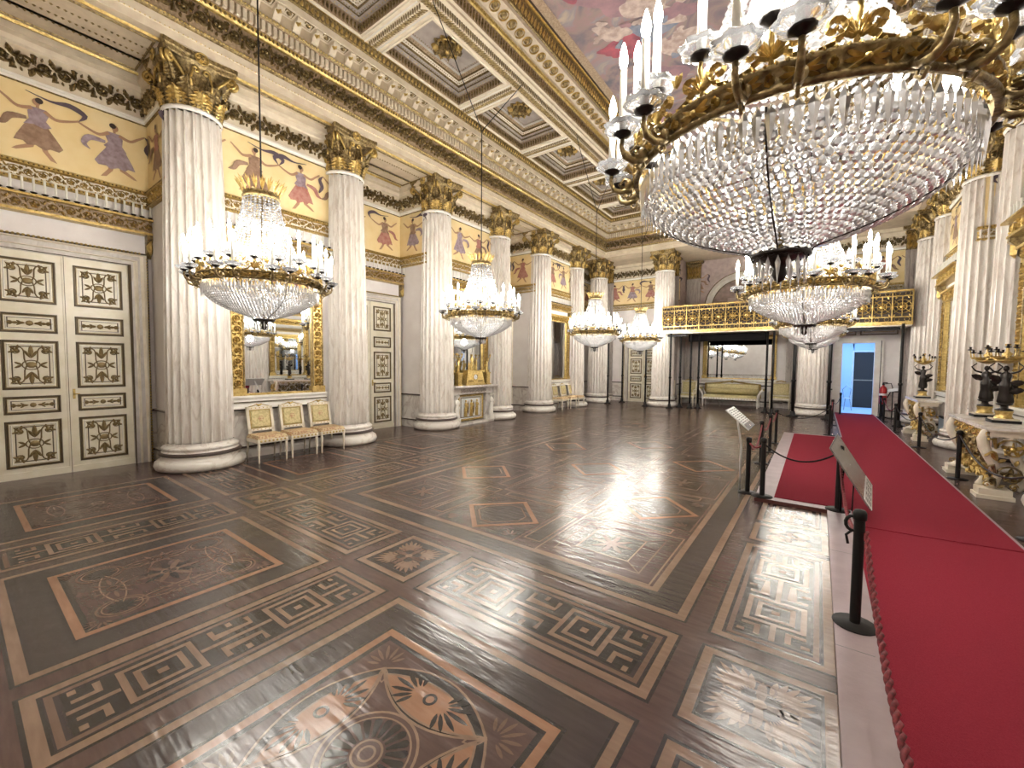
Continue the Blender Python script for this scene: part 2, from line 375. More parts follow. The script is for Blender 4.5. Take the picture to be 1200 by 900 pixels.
# ------------------------------------------------------------------ floor
E_ = .0004
fb = MB(); F = FF()
rect(fb, F, -9.2, 4.2, YB - .3, 20.2, 0, 'fbase')
def line_rect(s0, s1, t0, t1, w, mt, lv=2): rframe(fb, F, s0, s1, t0, t1, w, 0, mt, lv * E_)
def fillr(s0, s1, t0, t1, mt, lv=1): rect(fb, F, s0, s1, t0, t1, lv * E_, mt)
def framed(s0, s1, t0, t1, field='fbase'):
    """tile outline: thin dark line, maple band, dark line"""
    fillr(s0 - .018, s1 + .018, t0 - .018, t1 + .018, 'fdark', 1)
    line_rect(s0, s1, t0, t1, .050, 'fcream', 2); line_rect(s0 + .050, s1 - .050, t0 + .050, t1 - .050, .014, 'fdark', 3)
    fillr(s0 + .064, s1 - .064, t0 + .064, t1 - .064, field, 2)
def key(s0, s1, t0, t1, vert=False):
    framed(s0, s1, t0, t1, 'fmid')
    line_rect(s0 + .07, s1 - .07, t0 + .07, t1 - .07, .028, 'ftan', 3)
    cs, ct = (s0 + s1) / 2, (t0 + t1) / 2
    L_ = (t1 - t0 if vert else s1 - s0) - .24; W = (s1 - s0 if vert else t1 - t0) - .22
    q = W / 9.; lw = q * .74
    def P(u, v): return (cs + v, ct + u) if vert else (cs + u, ct + v)
    def st(pts, mt='fcream'): strip(fb, F, [P(*p) for p in pts], lw, 0, mt, 4 * E_)
    fillr(*( (cs - W / 2, cs + W / 2, ct - L_ / 2, ct + L_ / 2) if vert else (cs - L_ / 2, cs + L_ / 2, ct - W / 2, ct + W / 2)), 'fdark', 3)
    n = max(1, int(round(L_ / (17.5 * q)))); U = L_ / n
    for i in range(n + 1):
        u = -L_ / 2 + i * U                    # forked frets at the unit joints
        g = [(-1, 1)] if 0 < i < n else ([(1, 1)] if i == 0 else [(-1, -1)])
        a, b = (-4.6 if i else 0), (4.6 if i < n else 0)
        st([(u + a * q, 0), (u + b * q, 0)])
        for sg in (1, -1):
            if 0 < i < n:
                st([(u - 2.4 * q, sg * 4 * q), (u - 2.4 * q, sg * 1.9 * q), (u + 2.4 * q, sg * 1.9 * q), (u + 2.4 * q, sg * 4 * q)])
                st([(u, sg * 4.4 * q), (u, sg * 3.2 * q)])
            else:
                e = 1 if i == 0 else -1
                st([(u + e * .6 * q, sg * 1.9 * q), (u + e * 3 * q, sg * 1.9 * q), (u + e * 3 * q, sg * 4 * q)])
                st([(u + e * .9 * q, sg * 3.4 * q), (u + e * .9 * q, sg * 4.4 * q)])
    for i in range(n):
        u = -L_ / 2 + (i + .5) * U
        sq = lambda k: [(u - k, -k), (u + k, -k), (u + k, k), (u - k, k)]
        strip(fb, F, [P(*p) for p in sq(3.6 * q)], lw, 0, 'fcream', 5 * E_, True)
        strip(fb, F, [P(*p) for p in sq(2.2 * q)], lw * .9, 0, 'fcream', 5 * E_, True)
        poly(fb, F, [P(*p) for p in sq(.55 * q)], 5 * E_, 'fcream')
def vesica(p, q, bulge, w, mt, lv, inner=None):
    (x0, y0), (x1, y1) = p, q; cx, cy = (x0 + x1) / 2, (y0 + y1) / 2; dx, dy = (x1 - x0) / 2, (y1 - y0) / 2; l = math.hypot(dx, dy)
    pts = []
    for sg in (1, -1):
        for i in range(12):
            t = -1 + 2 * i / 12.; t = t * sg; hgt = bulge * (1 - t * t) * sg
            pts.append((cx + dx * t - dy / l * hgt, cy + dy * t + dx / l * hgt))
    if inner: poly(fb, F, pts, (lv - 1) * E_, inner)
    strip(fb, F, pts, w, 0, mt, lv * E_, True)
    return cx, cy, math.atan2(dy, dx), l
def palmette(x, y, a, L_, mt, lv, n=7, spread=1.25):
    for i in range(n):
        k = -1 + 2 * i / (n - 1.); b_ = a + k * spread; leaf(fb, F, x + .02 * C(a) + .22 * L_ * C(b_), y + .02 * S(a) + .22 * L_ * S(b_), b_, L_ * (.8 - .30 * abs(k)), L_ * .135, 0, mt, lv * E_)
def big(s0, s1, t0, t1, kind=0):
    framed(s0, s1, t0, t1, 'fdark')
    fillr(s0 + .064, s1 - .064, t0 + .064, t1 - .064, 'fmid', 3)
    a0, a1, b0, b1 = s0 + .24, s1 - .24, t0 + .24, t1 - .24
    fillr(a0 - .020, a1 + .020, b0 - .020, b1 + .020, 'fdark', 4); line_rect(a0, a1, b0, b1, .046, 'forange', 5)
    fillr(a0 + .046, a1 - .046, b0 + .046, b1 - .046, 'fdark', 5); fillr(a0 + .075, a1 - .075, b0 + .075, b1 - .075, 'fbase', 6)
    cx, cy = (s0 + s1) / 2, (t0 + t1) / 2; v = .345
    if kind == 0:
        for k in range(4):
            c = [(-v, -v), (v, -v), (v, v), (-v, v)]
            p, q = c[k], c[(k + 1) % 4]
            X, Y, a, l = vesica((cx + p[0], cy + p[1]), (cx + q[0], cy + q[1]), .135, .012, 'fcream', 8, 'fdark')
            vesica((cx + p[0] * .88 + (Y - cy) * 0 + (X - cx) * .06, cy + p[1] * .88 + (Y - cy) * .06), (cx + q[0] * .88 + (X - cx) * .06, cy + q[1] * .88 + (Y - cy) * .06), .095, .010, 'fcream', 10, 'forange')
            strip(fb, F, circ(X, Y, .028, 16), .014, 0, 'fdark', 11 * E_, True)
            for e in (0, PI): palmette(X + .05 * C(a + e), Y + .05 * S(a + e), a + e, .17, 'fdark', 11, 7, 1.15)
            palmette(cx + p[0] * 1.02, cy + p[1] * 1.02, math.atan2(p[1], p[0]), .145, 'ftan', 9, 7, 1.3)
            vesica((cx + p[0] * 1.6 * .5, cy + p[1] * 1.6 * .5), (cx + p[0] * 1.0, cy + p[1] * 1.0), .02, .008, 'fcream', 8)
        Rr = .205
        for r, w, m in ((Rr, .012, 'fcream'), (Rr * .86, .008, 'fcream')): strip(fb, F, circ(cx, cy, r, 40), w, 0, m, 12 * E_, True)
        poly(fb, F, circ(cx, cy, Rr * .98, 40), 11 * E_, 'fbase')
        for k in range(20):
            a = 2 * PI * k / 20; st_ = 2 * PI / 20
            poly(fb, F, [(cx + Rr * q * C(a + st_ * e), cy + Rr * q * S(a + st_ * e)) for q, e in ((.37, -.28), (.74, -.38), (.80, -.30), (.83, 0), (.80, .30), (.74, .38), (.37, .28))], 13 * E_, 'fdark')
        poly(fb, F, circ(cx, cy, Rr * .34, 24), 14 * E_, 'fbase'); strip(fb, F, circ(cx, cy, Rr * .30, 24), .010, 0, 'fcream', 15 * E_, True)
        strip(fb, F, circ(cx, cy, Rr * .16, 20), .010, 0, 'fcream', 15 * E_, True)
    else:
        for sx in (1, -1):
            for sy in (1, -1):
                x, y = cx + sx * .33, cy + sy * .33
                strip(fb, F, circ(x, y, .125, 28), .014, 0, 'ftan', 8 * E_, True); strip(fb, F, circ(x, y, .10, 28), .008, 0, 'fcream', 8 * E_, True)
                for k in range(10): leaf(fb, F, x, y, 2 * PI * k / 10, .09, .03, 0, 'fdark', 8 * E_)
                palmette(x + sx * .10, y + sy * .10, math.atan2(sy, sx), .11, 'ftan', 9)
        for k in range(4):
            a = k * PI / 2; X, Y = cx + .32 * C(a), cy + .32 * S(a)
            vesica((X - .28 * S(a), Y + .28 * C(a)), (X + .28 * S(a), Y - .28 * C(a)), .06, .009, 'fcream', 7)
            strip(fb, F, circ(X, Y, .03, 12), .01, 0, 'ftan', 9 * E_, True)
            palmette(X, Y, a + PI / 2, .16, 'ftan', 8, 5); palmette(X, Y, a - PI / 2, .16, 'ftan', 8, 5)
        for k in range(12): leaf(fb, F, cx, cy, 2 * PI * k / 12, .2, .045, 0, 'ftan' if k % 2 else 'fdark', 9 * E_)
        strip(fb, F, circ(cx, cy, .05, 14), .012, 0, 'fcream', 10 * E_, True)
        vesica((cx - .3, cy), (cx + .3, cy), .12, .008, 'ftan', 7); vesica((cx, cy - .3), (cx, cy + .3), .12, .008, 'ftan', 7)
def tile(s0, s1, t0, t1):
    framed(s0, s1, t0, t1, 'fmid'); fillr(s0 + .075, s1 - .075, t0 + .075, t1 - .075, 'fmid', 3)
    cx, cy = (s0 + s1) / 2, (t0 + t1) / 2; d = min(s1 - s0, t1 - t0) / 2 - .08
    for k in range(4):
        a = PI / 4 + k * PI / 2
        palmette(cx + .02 * C(a), cy + .02 * S(a), a, d * 1.15, 'fcream', 5, 7, .62)
        for e in (1, -1):
            strip(fb, F, spiral(cx + d * .62 * C(a + e * .62), cy + d * .62 * S(a + e * .62), d * .24, 1.1, a + PI, e, 12), .012, 0, 'ftan', 5 * E_)
        leaf(fb, F, cx, cy, a + PI / 4, d * .8, d * .22, 0, 'ftan', 5 * E_)
    disc(fb, F, cx, cy, d * .14, 0, 'fcream', 6 * E_)
AX = -2.67
cols = [(-2.97, -2.39, 0), (-2.25, -.61, 1), (-.465, .13, 0), (.27, 1.92, 1), (-4.75, -3.12, 1), (-5.48, -4.89, 0), (-7.27, -5.63, 1)]
rows = [(-1.50, .0, 1), (.15, 1.78, 1), (1.93, 2.52, 0)]
rows = [(-.60, -.01, 0), (.15, 1.78, 1), (1.93, 2.52, 0), (9.16, 9.75, 0), (9.90, 11.53, 1), (11.68, 12.27, 0), (12.42, 14.05, 1), (14.2, 14.79, 0), (14.94, 16.0, 0)]
for ci, (a, b, wb) in enumerate(cols):
    for (c, d, hb) in rows:
        if a > 0 and c > 2: continue
        if wb and hb: big(a, b, c, d, 0 if ci in (1, 3) or c > 5 else 1)
        elif wb: key(a, b, c, d)
        elif hb: key(a, b, c, d, True)
        else: tile(a, b, c, d)
# side strips beside the long centre panel: long frets and small tiles alternate
for (a, b, wb) in ((-.465, .13, 0), (-5.48, -4.89, 0)):
    for (c, d) in ((2.67, 4.25), (4.95, 6.6), (7.3, 9.0)): key(a, b, c, d, True)
    for c in (4.36, 6.68): tile(a, b, c, c + .5)
for (c, d) in ((2.67, 4.25), (4.95, 6.6), (7.3, 9.0)):
    big(-7.27, -5.63, c, d, 1)
for c in (4.36, 6.68): key(-7.27, -5.63, c, c + .5)
# long centre panel
s0, s1, t0, t1 = -4.72, -.62, 2.68, 9.02
fillr(s0 - .014, s1 + .014, t0 - .014, t1 + .014, 'fdark', 1); line_rect(s0, s1, t0, t1, .055, 'fcream', 2); fillr(s0 + .055, s1 - .055, t0 + .055, t1 - .055, 'fmid', 2)
a0, a1, b0, b1 = s0 + .24, s1 - .24, t0 + .24, t1 - .24
fillr(a0 - .014, a1 + .014, b0 - .014, b1 + .014, 'fdark', 3); line_rect(a0, a1, b0, b1, .05, 'fcream', 4); fillr(a0 + .05, a1 - .05, b0 + .05, b1 - .05, 'fbase', 4)
XC = (-3.91, AX, -1.43)
for j in range(5):
    cy = 3.47 + j * 1.20
    for i, cx in enumerate(XC):
        hw, hh = .50, .50
        if (i + j) % 2:                                   # diamond cell
            line_rect(cx - hw, cx + hw, cy - hh, cy + hh, .012, 'ftan', 5)
            dm = lambda k: [(cx - k, cy), (cx, cy + k), (cx + k, cy), (cx, cy - k)]
            poly(fb, F, dm(.47), 6 * E_, 'fdark'); strip(fb, F, dm(.435), .05, 0, 'forange', 7 * E_, True); poly(fb, F, dm(.375), 7 * E_, 'fbase')
            oc = lambda k: [(cx + k * x, cy + k * y) for x, y in ((-1, -.35), (-.35, -1), (.35, -1), (1, -.35), (1, .35), (.35, 1), (-.35, 1), (-1, .35))]
            oc2 = lambda k: [(cx + (x * .707 - y * .707) * k, cy + (x * .707 + y * .707) * k) for x, y in ((-1, -.6), (-.6, -1), (.6, -1), (1, -.6), (1, .6), (.6, 1), (-.6, 1), (-1, .6))]
            poly(fb, F, oc2(.235), 8 * E_, 'fmid'); strip(fb, F, oc2(.235), .012, 0, 'fcream', 9 * E_, True)
            for sx in (1, -1):
                for sy in (1, -1):
                    poly(fb, F, [(cx + sx * .47, cy + sy * .47), (cx + sx * .47, cy + sy * .13), (cx + sx * .13, cy + sy * .47)], 6 * E_, 'fdark')
                    palmette(cx + sx * .44, cy + sy * .44, math.atan2(-sy, -sx), .17, 'ftan', 8, 5, .7)
        else:                                             # framed ornament cell
            line_rect(cx - hw, cx + hw, cy - hh, cy + hh, .014, 'fcream', 5); line_rect(cx - hw + .12, cx + hw - .12, cy - hh + .12, cy + hh - .12, .012, 'ftan', 5)
            fillr(cx - .24, cx + .24, cy - .24, cy + .24, 'fmid', 6); line_rect(cx - .24, cx + .24, cy - .24, cy + .24, .012, 'fcream', 7)
            for k in range(8): leaf(fb, F, cx, cy, PI / 4 * k, .2, .05, 0, 'ftan', 8 * E_)
            for sx in (1, -1):
                for sy in (1, -1): strip(fb, F, [(cx + sx * .24, cy + sy * .24), (cx + sx * .38, cy + sy * .38)], .01, 0, 'ftan', 8 * E_)
    for k, cx in enumerate((-3.29, -2.05)):               # upright bars between cells
        fillr(cx - .09, cx + .09, cy - .36, cy + .36, 'fdark', 5); line_rect(cx - .09, cx + .09, cy - .36, cy + .36, .016, 'fcream', 6)
        fillr(cx - .07, cx + .07, cy - .34, cy + .34, 'fmid', 7)
    if j < 4:
        y = cy + .60
        for cx in XC: fillr(cx - .36, cx + .36, y - .07, y + .07, 'fmid', 6); line_rect(cx - .36, cx + .36, y - .07, y + .07, .016, 'fcream', 7)
        for cx in (-3.29, -2.05):
            fillr(cx - .11, cx + .11, y - .08, y + .08, 'fdark', 6); line_rect(cx - .11, cx + .11, y - .08, y + .08, .02, 'fcream', 7)
structure(fb.obj('floor'))

# ------------------------------------------------------------------ walls
def segframe(a, b):
    l = math.hypot(b[0] - a[0], b[1] - a[1]); dx, dy = (b[0] - a[0]) / l, (b[1] - a[1]) / l
    return (lambda s, t, h: (a[0] + dx * s - dy * h, a[1] + dy * s + dx * h, t)), l
wl_ = XL - 1.0; wm_ = XL - .02; wr_ = mir(wl_); wmr_ = 2.36; YD = 17.8; YC = 18.8
bays = [(2.0, 5.05), (6.9, 9.9), (11.6, 14.6)]
pr_ = [(wr_, YB)]
for a, b in bays: pr_ += [(wr_, a), (wmr_, a), (wmr_, b), (wr_, b)]
pathR = pr_ + [(wr_, YD), (-.45, YD)]
pathL = [(-4.65, YD), (wl_, YD)] + [p for a, b in bays[::-1] for p in ((wl_, b), (wm_, b), (wm_, a), (wl_, a))] + [(wl_, YB)]
pathB = [(wl_, YB), (wr_, YB)]
low = [(.03, 0, None), (.03, .17, 'stone'), (.05, .175, 'darkline'), (.05, .205, 'darkline'), (0, .215, 'stone'), (0, .79, 'stone'), (.035, .80, 'darkline'), (.035, .83, 'darkline'), (.0, .84, 'stone'), (0, 2.36, 'plaster')]
up = [(0, 2.36, None), (0, 3.97, 'plaster'), (.05, 3.98, 'gold'), (.05, 4.01, 'gold'), (.02, 4.03, 'cream'), (.02, 4.17, 'cream'), (.05, 4.19, 'gold'), (.05, 4.23, 'gold'), (0, 4.25, 'gold'), (0, 5.24, 'frieze'), (.03, 5.25, 'oldgold'), (.03, 5.28, 'white'),
      (.05, 5.29, 'white'), (.05, 5.32, 'white'), (.03, 5.33, 'oldgold'), (.03, 5.70, 'sand'), (.06, 5.72, 'sand'), (.08, 5.78, 'sand'), (.12, 5.82, 'beige'), (.12, 5.92, 'sand')]
def smooth_path(p, n=4):
    q = [p[0]] + list(p) + [p[-1]]; o = []
    for i in range(1, len(q) - 2):
        for j in range(n):
            u = j / n; a, b, c, d = q[i - 1], q[i], q[i + 1], q[i + 2]
            o.append(tuple(.5 * (2 * b[z] + (c[z] - a[z]) * u + (2 * a[z] - 5 * b[z] + 4 * c[z] - d[z]) * u * u + (3 * b[z] - a[z] - 3 * c[z] + d[z]) * u ** 3) for z in range(len(a))))
    return o + [p[-1]]
def dancer(mb, F, s, t, H_, flip, k, h=.003):
    W_ = 1.22
    def band(pts, w, mt, hh):
        sp = smooth_path([(*p, q) for p, q in zip(pts, w)])
        strip(mb, F, [(p[0], p[1]) for p in sp], [max(.002, p[2]) for p in sp], 0, mt, hh)
    f = -1 if flip else 1
    def P(L_): return [(s + f * x * H_ * W_, t + y * H_) for x, y in L_]
    dm = ('d1', 'd2', 'd3')[k % 3]; d2 = ('d3', 'd1', 'd2')[(k + k // 3) % 3]
    poly(mb, F, P([(-.05, .36), (.01, .36), (-.03, .14), (-.10, .02), (-.16, .0), (-.14, .04), (-.08, .15)]), h, 'skin')
    poly(mb, F, P([(.02, .36), (.08, .34), (.10, .2), (.20, .12), (.24, .07), (.20, .07), (.05, .17)]), h, 'skin')
    poly(mb, F, P([(-.06, .62), (.07, .62), (.12, .5), (.19, .32), (.22, .22), (.14, .23), (.10, .18), (.03, .21), (-.05, .16), (-.10, .20), (-.18, .19), (-.22, .25), (-.16, .38), (-.10, .5)]), h * 2, dm)
    poly(mb, F, P([(-.07, .80), (.06, .80), (.09, .72), (.08, .60), (.13, .50), (.04, .53), (-.05, .50), (-.12, .54), (-.07, .62), (-.10, .72)]), h * 3, d2)
    band(P([(-.06, .78), (-.16, .70), (-.28, .74), (-.38, .80)]), [.055 * H_, .045 * H_, .036 * H_, .024 * H_], 'skin', h * 4)
    band(P([(.05, .78), (.17, .74), (.26, .82), (.34, .90)]), [.055 * H_, .045 * H_, .036 * H_, .024 * H_], 'skin', h * 4)
    band(P([(.34, .90), (.40, .80), (.36, .66), (.42, .52)] if k % 2 else [(-.38, .80), (-.44, .92), (-.30, 1.0), (-.12, .97), (.1, 1.02)]), [.01 * H_, .07 * H_, .08 * H_, .03 * H_] + ([] if k % 2 else [.01 * H_]), 'scarf', h * 5)
    band(P([(.10, .60), (.24, .56), (.30, .44), (.38, .40)] if k % 3 else [(-.10, .60), (-.26, .6), (-.32, .48), (-.26, .40)]), [.05 * H_, .09 * H_, .07 * H_, .01 * H_], dm, h * 5)
    poly(mb, F, [(s + f * .0 * H_ + .018 * H_ * x, t + H_ * (.80 + .05 * y)) for x, y in ((-1, 0), (1, 0), (1, 1), (-1, 1))], h * 4, 'skin')
    poly(mb, F, circ(s + f * .01 * H_, t + .885 * H_, .045 * H_, 12, .055 * H_), h * 5, 'skin')
    poly(mb, F, circ(s - f * .02 * H_, t + .915 * H_, .045 * H_, 12, .045 * H_), h * 6, 'hair')
kf = 0
def dress_walls(mb, path, orn):
    global kf
    for i in range(len(path) - 1):
        F, l = segframe(path[i], path[i + 1])
        far = path[i][1] < -1 and path[i + 1][1] < -1
        if l < .3 or far: continue
        if l > .6: rinceau(orn, F, .02, l - .02, 5.34, 5.69, 'oldgold', .045, .03, unit=.19, w=.032)
        elif l > .2: rinceau(orn, F, .02, l - .02, 5.34, 5.69, 'oldgold', .045, .03, unit=.19, w=.032)
        rinceau(orn, F, 0, l, 4.03, 4.17, 'gold', .025, .02, unit=.13, w=.014)
        beads(orn, F, 0, l, 4.21, .014, 'oldgold', .045, .05)
        beads(orn, F, 0, l, 3.995, .012, 'oldgold', .04, .05)
        if l > .6:
            n = max(1, int(round(l / .82)))
            for q in range(n):
                kf += 1; dancer(mb, F, (q + .5) * l / n, 4.31, .84, kf % 2 == 0, kf * 7 % 11)
        else:
            kf += 1; dancer(mb, F, l / 2, 4.31, .84, kf % 2 == 0, kf)
# right and end-right (with the doorway left open)
for nm, path, on in (('wall_right', pathR, 'trim_1'), ('wall_left', pathL, 'trim_2')):
    mb = MB(); orn = MB()
    pathsweep(mb, path, up)
    if nm == 'wall_right':
        pathsweep(mb, path[:-1] + [(1.44, YD)], low); pathsweep(mb, [(.62, YD), (-.45, YD)], low)
    else: pathsweep(mb, path, low)
    dress_walls(mb, path, orn)
    structure(mb.obj(nm)); structure(orn.obj(on))
mb = MB(); pathsweep(mb, pathB, low); pathsweep(mb, pathB, up); structure(mb.obj('wall_back'))
# central end recess: lower wall, upper wall with an arch
mb = MB(); mid = [(-.45, YD), (-.45, YC), (-4.65, YC), (-4.65, YD)]
pathsweep(mb, mid, low)
pathsweep(mb, mid, [(0, 2.36, None), (0, 2.9, 'plaster'), (.05, 2.95, 'cream'), (.05, 3.05, 'cream'), (0, 3.08, 'cream'), (0, 5.92, 'mauve')])
F = FE(YC); cx = -2.55; zc = 3.95
arc = lambda r, n=28: [(cx + r * C(PI * i / n), zc + r * S(PI * i / n)) for i in range(n + 1)]
strip(mb, F, arc(1.22), .26, .06, 'white', .01); strip(mb, F, arc(1.36), .03, .05, 'oldgold', .02); strip(mb, F, arc(1.08), .03, .05, 'oldgold', .02)
poly(mb, F, arc(1.1) + [(cx - 1.1, 3.1), (cx + 1.1, 3.1)], .008, 'brick')
for sx in (1, -1): fbox(mb, F, cx + sx * 1.22 - .13, cx + sx * 1.22 + .13, 3.1, zc, 0, .06, 'white')
for k in range(7): fbox(mb, F, cx - 1.05, cx + 1.05, 3.25 + k * .16, 3.27 + k * .16, .008, .02, 'mauve')
rect(mb, F, cx - .5, cx + .5, 3.2, 4.3, .03, 'mauve')
for k, x in enumerate((-4.2, -.9)): dancer(mb, F, x, 4.55, .9, k, k + 1)
structure(mb.obj('wall_end'))

# adjoining corridor beyond the end doorway
mb = MB()
x0, x1, y0, y1 = .0, 2.2, YD + .12, YD + 3.2
mb.add([(x0, y0, 0), (x0, y1, 0), (x0, y1, 2.9), (x0, y0, 2.9)], [(0, 1, 2, 3)], 'bluewall')
mb.add([(x1, y0, 0), (x1, y1, 0), (x1, y1, 2.9), (x1, y0, 2.9)], [(0, 1, 2, 3)], 'bluewall')
mb.add([(x0, y0, 2.9), (x1, y0, 2.9), (x1, y1, 2.9), (x0, y1, 2.9)], [(0, 1, 2, 3)], 'bluewall')
mb.add([(x0, y1, 0), (1.10, y1, 0), (1.10, y1, 2.9), (x0, y1, 2.9)], [(0, 1, 2, 3)], 'bluewall')
mb.add([(1.10, y1, 2.15), (x1, y1, 2.15), (x1, y1, 2.9), (.98, y1, 2.9)], [(0, 1, 2, 3)], 'bluewall')
mb.add([(1.75, y1, 0), (x1, y1, 0), (x1, y1, 2.15), (1.75, y1, 2.15)], [(0, 1, 2, 3)], 'bluewall')
mb.add([(x0, y0, .01), (x1, y0, .01), (x1, y1, .01), (x0, y1, .01)], [(0, 1, 2, 3)], 'bluewall')
# flat dark panel: dimness of the room beyond put into its colour
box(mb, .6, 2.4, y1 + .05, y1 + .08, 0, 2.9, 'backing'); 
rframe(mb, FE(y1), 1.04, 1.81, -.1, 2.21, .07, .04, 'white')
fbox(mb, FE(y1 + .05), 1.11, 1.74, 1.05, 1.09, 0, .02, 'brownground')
# reveal of the doorway
for x in (.62, 1.44): mb.add([(x, YD, 0), (x, y0, 0), (x, y0, 2.36), (x, YD, 2.36)], [(0, 1, 2, 3)], 'white')
mb.add([(.62, YD, 2.36), (1.44, YD, 2.36), (1.44, y0, 2.36), (.62, y0, 2.36)], [(0, 1, 2, 3)], 'white')
for a, b, c, d in ((x0, .62, 0, 2.9), (1.44, x1, 0, 2.9), (.62, 1.44, 2.36, 2.9)): mb.add([(a, y0, c), (b, y0, c), (b, y0, d), (a, y0, d)], [(0, 1, 2, 3)], 'bluewall')
structure(mb.obj('wall_corridor'))

# ------------------------------------------------------------------ doors
def ornament(mb, F, cx, cy, w, h, mt, big_=True):
    r = min(w, h)
    if big_:
        disc(mb, F, cx, cy, r * .12, .012, mt, .004, 10, r * .10); strip(mb, F, circ(cx, cy, r * .19, 16, r * .15), r * .03, .012, mt, .004, True)
        for sx in (1, -1):
            for sy in (1, -1):
                x, y = cx + sx * w * .30, cy + sy * h * .30
                strip(mb, F, [(cx + sx * r * .1, cy + sy * h * .02), (cx + sx * w * .14, cy + sy * h * .12)] + spiral(x, y, r * .15, 1.4, PI if sx > 0 else 0, sx * sy * -1, 16), r * .035, .014, mt, .004)
                disc(mb, F, x, y, r * .06, .014, mt, .004, 8)
                for a in (.3, 1.3, 2.4): leaf(mb, F, x, y, math.atan2(sy, sx) + a - 1.3, r * .2, r * .07, .012, mt, .004)
                leaf(mb, F, cx, cy + sy * h * .14, PI / 2 * sy + sx * .5, h * .2, r * .08, .012, mt, .004)
                leaf(mb, F, cx + sx * w * .18, cy, (0 if sx > 0 else PI) + sy * .5, w * .2, r * .07, .012, mt, .004)
        for sy in (1, -1): leaf(mb, F, cx, cy + sy * h * .16, PI / 2 * sy, h * .26, r * .12, .014, mt, .004)
    else:
        disc(mb, F, cx, cy, h * .22, .01, mt, .004, 8)
        for sx in (1, -1):
            for k in (.28, .5, .72): leaf(mb, F, cx + sx * w * .5 * (k - .12), cy, (0 if sx > 0 else PI), w * .14, h * .22, .01, mt, .004)
            for e in (1, -1):
                leaf(mb, F, cx + sx * w * .14, cy, (0 if sx > 0 else PI) + e * .6, w * .12, h * .14, .01, mt, .004)
                leaf(mb, F, cx + sx * w * .30, cy, (0 if sx > 0 else PI) + e * .6, w * .10, h * .14, .01, mt, .004)
def make_door(n, F_, c, half, top=3.04):
    F = lambda s, t, h: F_(s, t, h + .035)
    mb = MB(); cw = .19
    for s0, s1 in ((c - half - cw, c - half), (c + half, c + half + cw)):
        fbox(mb, F, s0, s1, 0, top + cw, 0, .06, 'casing')
    fbox(mb, F, c - half, c + half, top, top + cw, 0, .06, 'casing')
    o = half + cw
    def inv(d, w, h_, mt, z0): 
        strip(mb, F, [(c - o + d, 0), (c - o + d, top + cw - d), (c + o - d, top + cw - d), (c + o - d, 0)], w, h_, mt, z0)
    inv(.02, .05, .035, 'cream', .055); inv(.11, .03, .02, 'cream', .06); inv(cw - .012, .024, .02, 'doorline', .055)
    inv(-.02, .05, .05, 'doorline', -.03)
    Fb = F
    n_b = int((top + cw) / .045)
    for k in range(n_b):
        for s in (c - o - .02, c + o + .02): leaf(mb, F, s, k * .045, PI / 2, .04, .035, .02, 'gold', .045)
    for k in range(int(2 * o / .045)): leaf(mb, F, c - o + k * .045, top + cw + .02, 0, .04, .035, .02, 'gold', .045)
    d = structure(mb.obj('door_%d' % n))
    for sg in (-1, 1):
        lb = MB(); a, b = (c - half, c - .004) if sg < 0 else (c + .004, c + half)
        fbox(lb, F, a, b, .0, top, -.02, .02, 'doorpaint'); fbox(lb, F, a, b, 0, .09, .02, .035, 'doorpaint')
        for (z0, z1, bg) in ((.15, .78, 1), (.87, 1.11, 0), (1.20, 1.86, 1), (1.96, 2.22, 0), (2.36, 2.94, 1)):
            p0, p1 = a + .085, b - .075
            rframe(lb, F, p0, p1, z0, z1, .024, .018, 'doorline', .02); rframe(lb, F, p0 + .024, p1 - .024, z0 + .024, z1 - .024, .012, .012, 'ornament', .02); rframe(lb, F, p0 + .05, p1 - .05, z0 + .05, z1 - .05, .012, .014, 'white', .02)
            q = .085 if bg else .06
            rframe(lb, F, p0 + q, p1 - q, z0 + q * .9, z1 - q * .9, .012, .008, 'doorline', .02)
            w, h_ = (p1 - p0 - 2 * q) * 1.22, (z1 - z0 - 2 * q * .9) * (1.25 if bg else 1.1)
            G = lambda s, t, hh: F(s, t, hh + .02)
            ornament(lb, G, (p0 + p1) / 2, (z0 + z1) / 2, w, h_, 'ornament', bool(bg))
        if sg > 0: fbox(lb, F, c - .022, c + .022, .0, top, .02, .032, 'doorpaint'); fbox(lb, F, c - .003, c + .003, 0, top, .032, .034, 'doorline')
        lo_ = lb.obj('door_leaf', d)
        if sg > 0:
            hb = MB(); fbox(hb, F, a + .035, a + .06, 1.05, 1.19, .02, .035, 'gold'); tube(hb, [F(a + .045, 1.12, .03), F(a + .045, 1.12, .07), F(a + .10, 1.12, .075)], .008, 6, 'gold')
            hb.obj('door_handle', lo_)
make_door(1, FL(wl_), 1.03, .68); make_door(2, FL(wl_), 5.97, .66); make_door(3, FL(wl_), 10.75, .66)
make_door(4, FE(YD), -6.05, .66); make_door(5, FR(wr_), 5.97, .66); make_door(6, FR(wr_), 10.75, .66); make_door(7, FR(wr_), 1.03, .68)
# panelled overdoor above the blue doorway and its pale jambs
mb = MB(); F = FE(YD)
for a, b in ((.40, .62), (1.44, 1.66)): fbox(mb, F, a, b, 0, 2.50, .0, .07, 'white')
fbox(mb, F, .40, 1.66, 2.36, 2.52, 0, .075, 'white')
for a, b in ((.06, .96), (1.06, 1.98)):
    rframe(mb, F, a, b, 2.62, 3.25, .03, .02, 'doorline', .0); rframe(mb, F, a + .09, b - .09, 2.71, 3.16, .015, .012, 'gold', 0); ornament(mb, F, (a + b) / 2, 2.93, .6, .36, 'ornament')
structure(mb.obj('door_8'))

